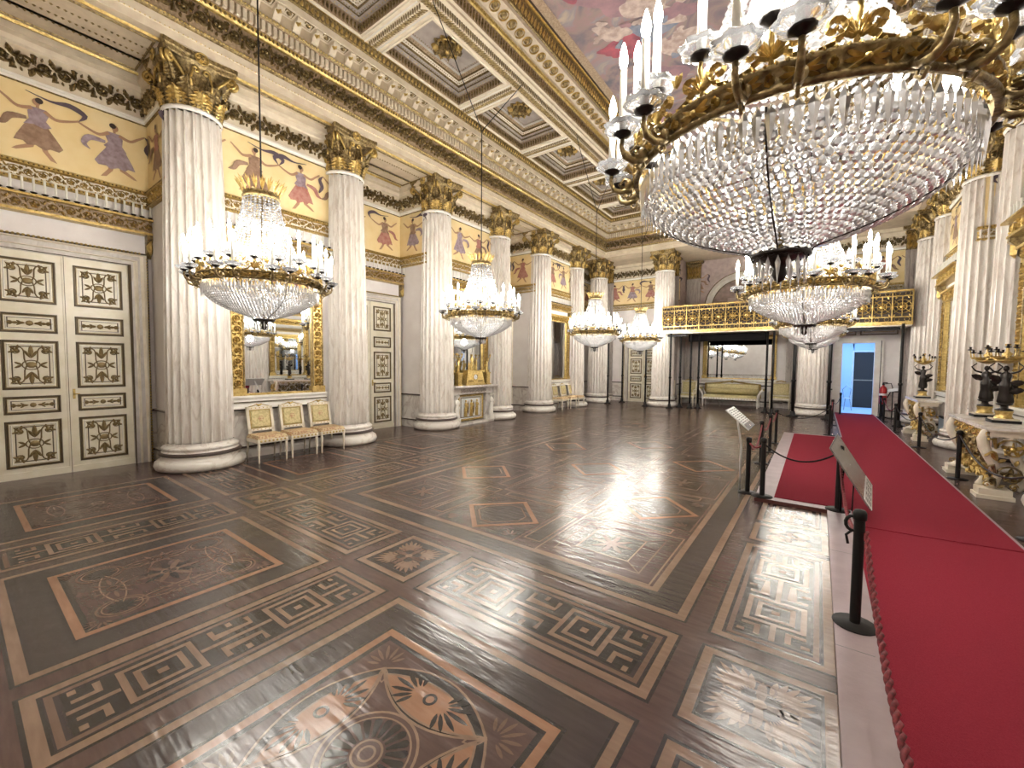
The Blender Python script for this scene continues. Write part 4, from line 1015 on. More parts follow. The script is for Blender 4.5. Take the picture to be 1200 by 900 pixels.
# ------------------------------------------------------------------ chandeliers
def chandelier():
    root = empty('crystal_chandelier', (0, 0, 0), 0, 'x', 'chandelier', 'crystal chandeliers')
    # gilt ring with scroll cresting, bands z 2.42-2.52
    m = MB()
    lathe(m, [(.585, 2.43), (.60, 2.428), (.608, 2.436), (.608, 2.446), (.598, 2.45), (.598, 2.496), (.608, 2.50), (.61, 2.512), (.602, 2.52), (.585, 2.52), (.585, 2.43)], 64, 'oldgold')
    P = lambda r0: (lambda s, t, h: ((r0 + h) * C(s / r0), (r0 + h) * S(s / r0), t))
    cir = 2 * PI * .60; G = P(.60)
    n = 24
    for k in range(n):
        s = cir * (k + .5) / n
        for e in (0, PI):
            for dd in (-.5, 0, .5): leaf(m, G, s, 2.473, e + dd, .058, .018, .012, 'gold')
        disc(m, G, s, 2.473, .014, .018, 'gold', 0, 6)
        for e in (1, -1): strip(m, G, spiral(s + cir / n / 2, 2.473, .018, 1.1, e * PI / 2, e, 8), .009, .012, 'gold')
    for q in range(130): a = 2 * PI * q / 130; leaf(m, G, cir * q / 130, 2.508, PI / 2, .014, .016, .008, 'gold', .006)
    for k in range(18):
        s = cir * k / 18
        for sg in (1, -1):
            for hh in (0, -.012):
                strip(m, G, [(s + sg * .012, 2.52), (s + sg * .05, 2.53)] + spiral(s + sg * .05, 2.575, .036, 1.2, -PI / 2, sg, 12), .012, .010 if hh == 0 else -.01 if False else .010, 'gold', hh)
        for q in range(7): leaf(m, G, s + cir / 36, 2.53, PI / 2 + (q - 3) * .32, .085 - .008 * abs(q - 3), .018, .010, 'gold')
        for q in range(3): leaf(m, G, s, 2.60, PI / 2 + (q - 1) * .5, .05, .018, .01, 'gold')
    m.obj('gilt_ring', root)
    # crystals
    cr = MB()
    def bead(x, y, z, a, w, h_, d):
        v = [(x + C(a) * d, y + S(a) * d, z), (x - C(a) * d, y - S(a) * d, z)]
        ring = []
        for k in range(6):
            q = 2 * PI * k / 6; ring.append((x - S(a) * w * C(q), y + C(a) * w * C(q), z + h_ * S(q)))
        cr.add(v + ring, [(0, 2 + k, 2 + (k + 1) % 6) for k in range(6)] + [(1, 2 + (k + 1) % 6, 2 + k) for k in range(6)], 'crystal')
    def drop(x, y, z, a, w, L_):
        d = w * .55; t = [(0, 1), (-1, 0), (0, -1), (1, 0)]
        v = [(x, y, z)] + [(x - S(a) * w * q + C(a) * d * p, y + C(a) * w * q + S(a) * d * p, z - L_ * .25) for q, p in t] + [(x, y, z - L_)]
        cr.add(v, [(0, 1 + k, 1 + (k + 1) % 4) for k in range(4)] + [(5, 1 + (k + 1) % 4, 1 + k) for k in range(4)], 'crystal')
    def prof(t): return .175 + .265 * (t ** 1.55)         # cone radius from the crown downwards
    rows_ = 27
    for i in range(rows_):
        t = i / (rows_ - 1.); z = 3.42 - t * .80; r = prof(t); n = 26 if t < .25 else (36 if t < .6 else 52)
        w = PI * r / n * .92
        for k in range(n): a = 2 * PI * k / n; bead(r * C(a), r * S(a), z + R.uniform(-.002, .002), a + R.uniform(-.25, .25), w, .0135, .010)
    cone = cr.obj('crystal_cone', root)
    cr = MB()
    n = 96
    for k in range(n):                                     # hanging prisms under the ring
        a = 2 * PI * k / n; drop(.572 * C(a), .572 * S(a), 2.425, a, .0165, .15)
    bp = [(.558, 2.355), (.548, 2.332), (.534, 2.31), (.518, 2.289), (.498, 2.27), (.476, 2.252), (.452, 2.236), (.427, 2.221), (.401, 2.207), (.374, 2.193), (.346, 2.18), (.318, 2.168), (.289, 2.156), (.26, 2.145), (.231, 2.135), (.202, 2.126), (.173, 2.117), (.146, 2.108), (.12, 2.098)]
    for i, (r, z) in enumerate(bp):
        n = max(18, int(2 * PI * r / .031)); w = PI * r / n * .95
        for k in range(n):
            a = 2 * PI * (k + .5 * (i % 2)) / n; tip = .35 + 1.1 * i / len(bp)
            x, y = r * C(a), r * S(a); ta = a + R.uniform(-.3, .3)
            # facet pendants leaning with the bowl
            ux, uy, uz = -C(a) * S(tip), -S(a) * S(tip), -C(tip)
            nx, ny, nz = C(a) * C(tip), S(a) * C(tip), -S(tip)
            sx, sy = -S(ta), C(ta); L_ = .0175
            L_ = .0165; tl = R.uniform(-.22, .22); nx, ny, nz = nx + ux * tl + sx * tl, ny + uy * tl + sy * tl, nz + uz * tl
            v = [(x - nx * .007, y - ny * .007, z - nz * .007)]
            for rr, dd in ((1, 0), (.52, .0075)):
                for q in range(8): b = 2 * PI * (q + .5) / 8; v.append((x + sx * w * rr * C(b) + ux * L_ * rr * S(b) + nx * dd, y + sy * w * rr * C(b) + uy * L_ * rr * S(b) + ny * dd, z + uz * L_ * rr * S(b) + nz * dd))
            cr.add(v, [(0, 1 + (q + 1) % 8, 1 + q) for q in range(8)] + [(1 + q, 1 + (q + 1) % 8, 9 + (q + 1) % 8, 9 + q) for q in range(8)] + [tuple(range(9, 17))], 'crystal')
    for k in range(16): a = 2 * PI * k / 16; drop(.095 * C(a), .095 * S(a), 2.055, a, .010, .12)
    bowl = cr.obj('crystal_bowl', root)
    # support: rods between ring, crown and finial
    m = MB()
    for k in range(6):
        a = 2 * PI * k / 6; tube(m, [(.59 * C(a), .59 * S(a), 2.50), (.30 * C(a), .30 * S(a), 2.56), (0, 0, 2.60)], .006, 5, 'oldgold')
    for r, z in ((.44, 2.61),): tube(m, [(r * C(a), r * S(a), z) for a in [2 * PI * i / 32 for i in range(32)]], .005, 4, 'oldgold', True)
    for k in range(4):
        a = PI / 2 * k + 1.55; tube(m, [(1.0 * r * C(a), 1.0 * r * S(a), z - .008) for r, z in [(.575, 2.42)] + bp[::2] + [(.10, 2.07)]], .004, 4, 'bronze')
    tube(m, [(0, 0, 2.0), (0, 0, 3.5)], .012, 6, 'oldgold')
    m.obj('gilt_frame', root)
    m = MB()
    lathe(m, [(.001, 1.955), (.018, 1.965), (.03, 1.99), (.022, 2.015), (.04, 2.04), (.075, 2.055), (.112, 2.062), (.115, 2.075), (.05, 2.085), (.001, 2.09)], 16, 'bronze')
    for k in range(14): a = 2 * PI * k / 14; tube(m, [(.1 * C(a) + .016 * C(b) * -S(a), .1 * S(a) + .016 * C(b) * C(a), 2.068 + .016 * S(b)) for b in [i * PI / 4 for i in range(8)]], .004, 4, 'bronze', True)
    m.obj('finial', root)
    m = MB()
    lathe(m, [(.15, 3.40), (.185, 3.405), (.19, 3.43), (.175, 3.445), (.17, 3.46), (.18, 3.47), (.06, 3.475)], 24, 'oldgold')
    for k in range(18):
        a = 2 * PI * k / 18
        G = lambda s, t, h: ((.175 + h + max(0, t) ** 1.6 * 1.6) * C(a) - S(a) * s, (.175 + h + max(0, t) ** 1.6 * 1.6) * S(a) + C(a) * s, 3.46 + t * .95)
        for d in (-1, 0, 1): leaf(m, G, d * .004, 0, PI / 2 + d * .22, .155 - .02 * abs(d), .022, .012, 'gold', .0)
    m.obj('crown', root)
    # arms: 18 low outer and 18 standing on the ring
    arm = {}
    for tier in (0, 1):
        m = MB()
        if tier == 0:
            tube(m, [(.60, 0, 2.45), (.63, 0, 2.425), (.665, 0, 2.42), (.70, 0, 2.435), (.715, 0, 2.47), (.712, 0, 2.50)], [.014, .015, .013, .012, .010, .010], 6, 'oldgold')
            tube(m, [(.62, 0, 2.47), (.655, 0, 2.475), (.675, 0, 2.455), (.66, 0, 2.44)], .008, 5, 'oldgold'); disc(m, lambda s, t, h: (.63 + s, .014 + h, 2.45 + t), 0, 0, .02, .012, 'oldgold')
            tube(m, [(.625, 0, 2.43), (.615, 0, 2.40), (.635, 0, 2.385), (.65, 0, 2.40), (.64, 0, 2.412)], .006, 5, 'oldgold'); r, z = .712, 2.50
            leaf(m, lambda s, t, h: (.60 + s, t, 2.44 - h), 0, 0, 0, .07, .035, .015, 'oldgold')
        else:
            tube(m, [(.60, 0, 2.51), (.595, 0, 2.56), (.615, 0, 2.60), (.61, 0, 2.625)], [.009, .008, .008, .008], 6, 'gold'); r, z = .61, 2.625
        lathe(m, [(.006, 0), (.012, .006), (.034, .016), (.037, .024), (.012, .03)], 10, 'bronze', (r, 0, z))
        am = m.mesh('candle_arm')
        d = MB(); nn = 32
        lathe(d, [(.018, .022), (.040, .022), (.060, .034), (.072, .052), (.070, .055), (.052, .036), (.02, .028)], nn, 'dish', (r, 0, z), True, 0, lambda k: 1 + .09 * C(2 * PI * k / 4))
        dm = d.mesh('drip_dish')
        c = MB(); lathe(c, [(.0155, .03), (.0145, .27), (.006, .275)], 8, 'candle', (r, 0, z), cap=True)
        lathe(c, [(.006, .272), (.014, .285), (.018, .306), (.014, .334), (.007, .36), (.001, .375)], 8, 'flame', (r, 0, z))
        arm[tier] = (am, dm, c.mesh('candle'))
    for k in range(36):
        tier = k % 2; jit = (.06 if (k // 2) % 2 else -.06) if tier == 0 else 0
        a = 2 * PI * k / 36 + jit
        ao = bpy.data.objects.new('candle_arm', arm[tier][0]); col.objects.link(ao); ao.parent = root; ao.rotation_euler[2] = a
        for nm, me in (('drip_dish', arm[tier][1]), ('candle', arm[tier][2])):
            o = bpy.data.objects.new(nm, me); col.objects.link(o); o.parent = ao
    return root
CH = [(-5.1, 2.17, 'crystal chandelier lit in front of the mirror with three near chairs', 1), (-5.1, 5.95, 'crystal chandelier lit in front of the fireplace, hung from two chains', 2),
      (-5.1, 10.85, 'crystal chandelier lit before the far row of chairs', 2), (-5.1, 14.55, 'crystal chandelier lit in front of the far end door', 2),
      (-.15, 2.13, 'huge-looking crystal chandelier lit overhead, cut by the picture edge', 2), (-.15, 5.95, 'crystal chandelier lit just under and behind the overhead one', 2),
      (-.15, 10.85, 'crystal chandelier lit farther on, half hidden below two nearer ones', 2), (-.15, 14.55, 'crystal chandelier lit deepest over the carpet, before the blue doorway', 2)]
proto = chandelier(); index_kids()
roots = [proto] + [dup(proto) for _ in CH[1:]]
for (x, y, lab, nc), o in zip(CH, roots):
    o.location = (x, y, 0); o['label'] = lab
    if 'group' in o: del o['group']
    o['group'] = 'crystal chandeliers of the ballroom'
    m = MB()
    if nc == 1: tube(m, [(0, 0, 3.45), (0, 0, 7.30 - 0)], .009, 6, 'black')
    else:
        tube(m, [(0, 0, 3.45), (0, 0, 5.83)], .009, 6, 'black')
        y0 = max([q for q in [-.15] + CY if q < y]); y1 = min([q for q in CY if q > y]); 
        if y > 14.5: y0, y1 = 14.3, 15.7
        for q in (y0, y1): tube(m, [(0, 0, 5.83), (0, q - y, 7.30)], .008, 5, 'black')
    m.obj('suspension_rod', o)

# ------------------------------------------------------------------ gilt chairs
def make_chair():
    r = empty('gilt_chair', (0, 0, 0), 0, 'x', 'chair', None)
    w, d, sh = .46, .43, .40                               # faces -y in its own frame
    m = MB(); cbox(m, lambda s, t, h: (s, t, sh - .02 + h), -w / 2, w / 2, -d / 2, d / 2, 0, .055, .025, 'seatfab'); box(m, -w / 2 + .01, w / 2 - .01, -d / 2 + .01, d / 2 - .01, sh - .03, sh - .0, 'seatfab'); m.obj('seat', r)
    m = MB()
    for a, b, c_, e in ((-w / 2, w / 2, -d / 2, -d / 2 + .03), (-w / 2, w / 2, d / 2 - .03, d / 2), (-w / 2, -w / 2 + .03, -d / 2, d / 2), (w / 2 - .03, w / 2, -d / 2, d / 2)): box(m, a, b, c_, e, sh - .075, sh - .018, 'cream')
    G = lambda s, t, h: (s, -d / 2 - h, t)
    for k in range(7): disc(m, G, -w / 2 + .05 + k * .06, sh - .045, .018, .006, 'gold', 0, 8)
    m.obj('seat_rail', r)
    for sx in (1, -1):
        m = MB(); x = sx * (w / 2 - .022)
        lathe(m, [(.024, sh - .02), (.024, sh - .07), (.016, sh - .08), (.022, sh - .095), (.019, sh - .2), (.012, .05), (.015, .035), (.009, 0)], 8, 'cream', (x, -d / 2 + .022, 0), cap=True); m.obj('leg', r)
        m = MB(); y = d / 2 - .022; tube(m, [(x, y, sh - .02), (x, y + .01, .25), (x, y + .045, .0)], [.02, .017, .012], 4, 'cream'); m.obj('leg', r)
    bk = lambda s, t, h: (s, d / 2 - .02 + (t - sh) * .20 - h, t)
    m = MB(); bw_ = .40; z0, z1 = sh + .07, .86
    for a, b, c_, e in ((-bw_ / 2, -bw_ / 2 + .045, sh - .02, z1), (bw_ / 2 - .045, bw_ / 2, sh - .02, z1), (-bw_ / 2, bw_ / 2, z0, z0 + .045), (-bw_ / 2, bw_ / 2, z1 - .05, z1)): fbox(m, bk, a, b, c_, e, -.018, .018, 'cream')
    rframe(m, bk, -bw_ / 2 + .04, bw_ / 2 - .04, z0 + .04, z1 - .045, .014, .01, 'gold', .018)
    for sg in (1, -1): strip(m, bk, [(sg * .16, z1), (sg * .10, z1 + .012), (sg * .04, z1 + .035)], .014, .014, 'gold', .005); leaf(m, bk, 0, z1 + .01, PI / 2 + sg * .9, .06, .03, .012, 'gold', .01)
    disc(m, bk, 0, z1 + .02, .022, .02, 'gold', 0, 10)
    for k in range(5): disc(m, bk, -.12 + k * .06, z1 - .022, .010, .008, 'gold', .018, 6); disc(m, bk, -.12 + k * .06, z0 + .02, .010, .008, 'gold', .018, 6)
    m.obj('back_frame', r)
    m = MB(); cbox(m, bk, -bw_ / 2 + .045, bw_ / 2 - .045, z0 + .045, z1 - .05, 0, .028, .02, 'silk'); cbox(m, bk, -bw_ / 2 + .045, bw_ / 2 - .045, z0 + .045, z1 - .05, -.005, -.02, .02, 'silk')
    for k in range(6): leaf(m, bk, 0, (z0 + z1) / 2, k * PI / 3, .05, .03, .004, 'seatfab', .028)
    m.obj('backrest', r)
    return r
ch = make_chair(); index_kids()
spots = [((-7.16, 3.06), 'gilt chair first of the near row, beside the pale door-side column'), ((-7.16, 3.57), 'gilt chair in the middle of the near row of three under the mirror'), ((-7.16, 4.08), 'gilt chair third of the near row, beside the column toward the fireplace'),
         ((-7.25, 12.75), 'pale gilt chair of the far row, at its end toward the fireplace'), ((-7.25, 13.35), 'pale gilt chair in the middle of the far row'), ((-7.25, 13.95), 'pale gilt chair of the far row, at its end toward the corner column')]
for i, ((x, y), lab) in enumerate(spots):
    o = ch if i == 0 else dup(ch)
    o.location = (x, y, 0); o.rotation_euler[2] = PI / 2; o['label'] = lab; o['group'] = 'gilt chairs against the wall'

# ------------------------------------------------------------------ armchairs and settee at the end wall
def arm_curve(m, x, y0, y1, sh, mt='cream'):
    tube(m, [(x, y1, sh + .26), (x, (y0 + y1) / 2, sh + .24), (x, y0 + .04, sh + .22), (x, y0 - .01, sh + .19), (x, y0 + .01, sh + .155), (x, y0 + .035, sh + .17)], .018, 6, mt)
    tube(m, [(x, y0 + .03, sh + .2), (x, y0 + .06, sh + .1), (x, y0 + .03, sh)], .016, 6, mt)
def make_armchair(lab, loc, w=.62):
    r = empty('gilt_armchair', loc, 0, lab, 'armchair'); d, sh = .55, .40
    m = MB(); cbox(m, lambda s, t, h: (s, t, sh + h), -w / 2 + .02, w / 2 - .02, -d / 2 + .01, d / 2 - .03, 0, .06, .03, 'silk'); m.obj('seat', r)
    m = MB(); fbox(m, lambda s, t, h: (s, t, h), -w / 2, w / 2, -d / 2, d / 2, sh - .07, sh, 'cream'); m.obj('seat_rail', r)
    for sx in (1, -1):
        for sy in (1, -1):
            m = MB(); lathe(m, [(.028, sh - .03), (.028, sh - .08), (.018, sh - .09), (.024, sh - .11), (.013, .04), (.018, .0)], 8, 'cream', (sx * (w / 2 - .03), sy * (d / 2 - .03), 0), cap=True); m.obj('leg', r)
        m = MB(); arm_curve(m, sx * (w / 2 - .02), -d / 2 + .05, d / 2 - .02, sh); m.obj('armrest', r)
    m = MB(); bk = lambda s, t, h: (s, d / 2 - .02 + (t - sh) * .12 - h, t)
    rframe(m, bk, -w / 2 + .01, w / 2 - .01, sh + .04, .98, .06, .03, 'cream'); rframe(m, bk, -w / 2 + .01, w / 2 - .01, sh + .04, .98, .06, -.0001, 'cream'); strip(m, bk, [(-.16, .98), (0, 1.03), (.16, .98)], .04, .03, 'gold')
    for sx in (1, -1): fbox(m, bk, sx * (w / 2 - .04) - .025, sx * (w / 2 - .04) + .025, sh - .02, .98, -.02, .01, 'cream')
    m.obj('back_frame', r)
    m = MB(); cbox(m, bk, -w / 2 + .06, w / 2 - .06, sh + .09, .93, 0, .04, .03, 'silk'); m.obj('backrest', r)
make_armchair('gilt armchair standing between the settee and the column by the blue doorway', (-1.12, 18.35, 0), .66)
make_armchair('gilt armchair partly behind thin black poles, beside the settee', (-4.2, 17.55, 0), .62)
make_armchair('gilt armchair tucked behind the balcony column, mostly hidden', (-4.95, 17.3, 0), .55)
r = empty('gilt_settee', (-2.72, 18.0, 0), 0, 'long gilt settee with gold silk back under the wide end mirror', 'settee'); w, d, sh = 1.95, .62, .36
m = MB(); cbox(m, lambda s, t, h: (s, t, sh + h), -w / 2 + .05, w / 2 - .05, -d / 2 + .01, d / 2 - .03, 0, .10, .04, 'silk'); m.obj('seat', r)
m = MB(); box(m, -w / 2, w / 2, -d / 2, d / 2, sh - .07, sh, 'white')
for k in range(20): disc(m, lambda s, t, h: (s, -d / 2 - h, t), -w / 2 + .07 + k * .095, sh - .035, .018, .008, 'gold', 0, 8)
m.obj('seat_rail', r)
for sx in (1, -1):
    for sy in (1, -1):
        m = MB(); lathe(m, [(.035, sh - .04), (.035, sh - .09), (.02, sh - .10), (.028, sh - .12), (.016, .04), (.022, 0)], 8, 'white', (sx * (w / 2 - .04), sy * (d / 2 - .04), 0), cap=True); m.obj('leg', r)
    m = MB()
    pts = [(sx * (w / 2 - .04), -d / 2 + .04, sh - .02), (sx * (w / 2 - .02), -d / 2 + .04, sh + .12), (sx * (w / 2 + .06), -d / 2 + .04, sh + .28), (sx * (w / 2 + .12), -d / 2 + .04, sh + .36), (sx * (w / 2 + .13), -d / 2 + .04, sh + .30), (sx * (w / 2 + .08), -d / 2 + .04, sh + .29)]
    tube(m, pts, .035, 6, 'white'); tube(m, [(x, y + .5, z) for x, y, z in pts], .03, 6, 'white'); tube(m, [(sx * (w / 2 + .10), -d / 2 + .02, sh + .32), (sx * (w / 2 + .10), d / 2 - .04, sh + .32)], .05, 8, 'silk'); m.obj('armrest', r)
m = MB(); bk = lambda s, t, h: (s, d / 2 - .04 + (t - sh) * .15 - h, t)
strip(m, bk, [(-w / 2, sh), (-w / 2 + .02, .86), (-.5, .90), (-.2, .95), (0, .98), (.2, .95), (.5, .90), (w / 2 - .02, .86), (w / 2, sh)], .06, .04, 'gold')
disc(m, bk, 0, .97, .06, .05, 'gold'); m.obj('back_frame', r)
m = MB(); tube(m, [bk(-w / 2 + .08, .60, .06), bk(w / 2 - .08, .60, .06)], .12, 10, 'silk'); cbox(m, bk, -w / 2 + .05, w / 2 - .05, sh + .1, .88, 0, .07, .04, 'silk'); m.obj('backrest', r)

# ------------------------------------------------------------------ small sculpted figure used on clock, jambs and candelabra
def figure(m, x, y, z, H_, mt, face=0., arms='up', lean=0., wd=1.):
    """one lofted surface from hem to head, then arms rooted in the shoulders"""
    u = (C(face), S(face)); w = (-S(face), C(face))
    sec = [(0, .11, .09, 0), (.05, .13, .10, .0), (.15, .12, .09, .0), (.30, .10, .085, .01), (.42, .105, .085, .02), (.50, .10, .08, .03), (.58, .07, .06, .03), (.66, .08, .065, .03), (.74, .095, .065, .02), (.80, .075, .05, .02), (.83, .028, .028, .02), (.86, .028, .028, .03), (.88, .045, .05, .035), (.92, .052, .06, .035), (.96, .045, .052, .03), (.99, .02, .025, .03)]
    n = 10; v = []
    for t, a, b, o in sec:
        for k in range(n):
            q = 2 * PI * k / n; fold = 1 + (.12 * C(5 * q) if t < .45 else 0)
            s = a * H_ * C(q) * fold * wd; f = b * H_ * S(q) * fold + o * H_ + lean * H_ * t * t
            v.append((x + w[0] * s + u[0] * f, y + w[1] * s + u[1] * f, z + t * H_))
    m.add(v, [(i * n + k, i * n + (k + 1) % n, (i + 1) * n + (k + 1) % n, (i + 1) * n + k) for i in range(len(sec) - 1) for k in range(n)] + [tuple((len(sec) - 1) * n + k for k in range(n))], mt, True)
    Q = lambda s, f, t: (x + w[0] * s * H_ + u[0] * (f + lean * t * t) * H_, y + w[1] * s * H_ + u[1] * (f + lean * t * t) * H_, z + t * H_)
    for sg in (1, -1):
        if arms == 'up': pts = [Q(sg * .075, .02, .78), Q(sg * .15, .05, .86), Q(sg * .17, .06, .98), Q(sg * .10, .04, 1.08)]
        elif arms == 'bust': pts = [Q(sg * .08, .02, .78), Q(sg * .12, .06, .66), Q(sg * .06, .12, .60)]
        elif arms == 'carry': pts = [Q(sg * .09, .02, .79), Q(sg * .22, .04, .84), Q(sg * .30, .05, .96), Q(sg * .20, .03, 1.06)]
        else: pts = [Q(sg * .08, .02, .78), Q(sg * .14, .04, .64), Q(sg * .13, .10, .52)]
        tube(m, pts, [.028 * H_, .024 * H_, .018 * H_, .014 * H_][:len(pts)], 6, mt)
    if arms == 'carry':
        for sg, t0 in ((1, .50), (1, .30), (-1, .58)):
            for hh in (-.03, .03): leaf(m, lambda s, t, h: Q(s, hh + h, t), sg * .04, t0, (.25 if sg > 0 else PI - .5), .30, .17, .05, mt)
    # billow of drapery behind
    leaf(m, lambda s, t, h: Q(s, -.08 - h, t), .02, .12, 1.3, .5, .22, .05, mt)
# fireplace ----------------------------------------------------------
Fx = FL(wm_); c = 8.30
r = empty('marble_fireplace', (wm_ - .10, c, 0), 0, 'white marble fireplace with carved figures and a gilt screen between two columns', 'fireplace')
G = lambda s, t, h: (h, s, t)
m = MB(); fbox(m, G, -.86, .86, .98, 1.03, 0, .54, 'stone'); fbox(m, G, -.82, .82, .955, .98, 0, .46, 'stone'); m.obj('mantel_shelf', r)
m = MB(); fbox(m, G, -.78, .78, .80, .955, 0, .38, 'stone'); rinceau(m, G, -.5, .5, .82, .94, 'casing', .015, .38); fbox(m, G, -.80, .80, .0, .06, .0, .42, 'stone')
for sg in (1, -1): fbox(m, G, sg * .68 - .12, sg * .68 + .12, .06, .80, 0, .32, 'stone')
m.obj('surround', r)
for sg in (1, -1):
    m = MB(); fbox(m, G, sg * .68 - .09, sg * .68 + .09, .06, .18, .32, .46, 'white'); figure(m, .40, sg * .68, .18, .60, 'white', 0, 'bust', 0, 1.2); lathe(m, [(.05, 0), (.07, .02), (.075, .05)], 10, 'white', (.41, sg * .68, .735)); m.obj('carved_figure', r)
m = MB(); rframe(m, G, -.50, .50, .08, .78, .06, .03, 'gold', .26); fbox(m, G, -.46, .46, .10, .76, .24, .262, 'label'); rframe(m, G, -.40, .40, .17, .70, .02, .015, 'oldgold', .262)
for k in range(3):
    figure(m, .275, -.22 + k * .22, .20, .44, 'gold', 0, 'bust')
for k in range(2):
    leaf(m, G, -.11 + k * .22, .22, PI / 2, .4, .08, .02, 'oldgold', .262)
m.obj('fire_screen', r)
# clock + candelabra on the mantel
cy_ = c - .02
r = empty('mantel_clock', (wm_ + .25, cy_, 1.03), 0, 'gilt mantel clock with seated group on the fireplace shelf', 'clock')
m = MB(); v = [(-.11, -.36, .0), (.11, -.36, 0), (.11, .36, 0), (-.11, .36, 0), (-.08, -.28, .34), (.08, -.28, .34), (.08, .28, .34), (-.08, .28, .34)]
m.add([(a, b, .03 + c_) for a, b, c_ in v], [(0, 1, 5, 4), (1, 2, 6, 5), (2, 3, 7, 6), (3, 0, 4, 7), (4, 5, 6, 7)], 'gold'); box(m, -.13, .13, -.38, .38, 0, .035, 'gold'); box(m, -.10, .10, -.31, .31, .36, .39, 'gold')
for k in (-1, 1): rinceau(m, lambda s, t, h: (.105 - t * .08 + h, s, t), k * .19 - .10, k * .19 + .10, .07, .14, 'oldgold', .012)
m.obj('clock_case', r)
m = MB(); G2 = lambda s, t, h: (.095 + h, s, t); disc(m, G2, 0, .20, .075, .008, 'label', 0, 20); strip(m, G2, circ(0, .20, .082, 24), .014, .014, 'gold', 0, True); strip(m, G2, [(0, .20), (.0, .25)], .006, .002, 'black', .012); strip(m, G2, [(0, .20), (.035, .19)], .006, .002, 'black', .012); m.obj('clock_face', r)
m = MB(); figure(m, 0, -.06, .39, .42, 'gold', 0, 'out'); figure(m, 0, .12, .39, .32, 'gold', .4, 'out'); figure(m, .02, -.18, .39, .24, 'gold', -.3, 'out'); m.obj('gilt_group', r)
def mantel_candelabrum(y, lab):
    r = empty('gilt_candelabrum', (wm_ + .25, y, 1.03), 0, lab, 'candelabrum', 'gilt candelabra flanking the mantel clock')
    m = MB(); box(m, -.09, .09, -.09, .09, 0, .03, 'gold'); box(m, -.07, .07, -.07, .07, .03, .30, 'gold'); box(m, -.085, .085, -.085, .085, .30, .33, 'gold'); m.obj('pedestal', r)
    m = MB(); figure(m, 0, 0, .33, .36, 'gold', 0, 'up'); m.obj('figure', r)
    for k in range(5):
        a = 2 * PI * k / 5; m = MB(); tube(m, [(0, 0, .70), (.05 * C(a), .05 * S(a), .69), (.11 * C(a), .11 * S(a), .72), (.12 * C(a), .12 * S(a), .77)], .009, 5, 'gold'); lathe(m, [(.006, 0), (.03, .012), (.02, .02), (.014, .05)], 8, 'gold', (.12 * C(a), .12 * S(a), .77)); m.obj('arm', r)
mantel_candelabrum(cy_ - .56, 'gilt figure candelabrum on the mantel, on the clock side nearer the door')
mantel_candelabrum(cy_ + .56, 'gilt figure candelabrum on the mantel, on the clock side farther along')

# ------------------------------------------------------------------ carpet-side consoles and bronze candelabra
def console(yc, lab, Ln=1.95):
    x0, x1 = (1.66 if yc < 10 else 1.74), 2.12; r = empty('gilt_console_table', (x0, yc, 0), 0, lab, 'console table'); D = x1 - x0; hl = Ln / 2
    m = MB(); box(m, 0, D, -hl, hl, .845, .88, 'stone'); box(m, .015, D - .01, -hl + .015, hl - .015, .825, .845, 'cream'); m.obj('marble_top', r)
    m = MB(); box(m, .05, D - .05, -hl + .06, hl - .06, .76, .825, 'cream')
    G = lambda s, t, h: (.05 - h, s, t); rinceau(m, G, -hl + .08, hl - .08, .70, .82, 'gold', .02, 0, unit=.2)
    for z0, z1, s in ((.12, .70, -1), (.12, .70, 1)):
        pass
    rinceau(m, G, -hl + .25, hl - .25, .40, .74, 'oldgold', .05, -.03, unit=.36, w=.03); rinceau(m, G, -hl + .3, hl - .3, .14, .42, 'gold', .04, -.06, unit=.30, w=.025)
    E = lambda s, t, h: (s, -hl + .07 - h, t)
    rinceau(m, E, .08, D - .05, .45, .78, 'gold', .04, -.02, unit=.27, w=.024); rinceau(m, E, .08, D - .05, .14, .45, 'oldgold', .04, -.02, unit=.27, w=.024)
    m.obj('apron', r)
    for s in (-1, 1):
        for q, dx in enumerate((.08, D - .16)):
            y = s * (hl - .12); m = MB()
            p = [(dx, y, .82), (dx - .05, y, .80), (dx - .075, y, .72), (dx - .06, y, .62), (dx + .0, y - s * .02, .48), (dx + .06, y - s * .05, .36), (dx + .08, y - s * .06, .26), (dx + .05, y - s * .05, .17), (dx, y - s * .03, .12)]
            tube(m, p, [.035, .05, .055, .055, .05, .045, .04, .045, .055], 8, 'cream'); tube(m, [(a - .035, b, c_) for a, b, c_ in p[1:-1]], .012, 5, 'gold')
            G3 = lambda a, b, h: (dx - .02 + a, y - s * h * -1, b); 
            for zz, rr in ((.78, .045), (.17, .04)): strip(m, lambda a, b, h: (dx - .03 + a, y + s * (.045 + h), b), spiral(0, zz, rr, 1.3, 0, 1, 14), .014, .014, 'gold')
            m.obj('leg', r)
    m = MB()
    for s in (-1, 1): box(m, -.02, D - .2, s * (hl - .15) - .11, s * (hl - .15) + .11, .035, .12, 'cream'); box(m, -.04, D - .18, s * (hl - .15) - .13, s * (hl - .15) + .13, 0, .045, 'cream')
    tube(m, [(.02, -hl + .25, .13), (.10, -hl * .5, .16), (.2, 0, .15), (.10, hl * .5, .16), (.02, hl - .25, .13)], .035, 6, 'cream')
    m.obj('plinth', r)
console(8.35, 'long carved gilt console table with marble top carrying two bronze candelabra', 1.80)
console(13.15, 'smaller-looking carved console table with one bronze candelabrum, farther along the carpet', 1.6)
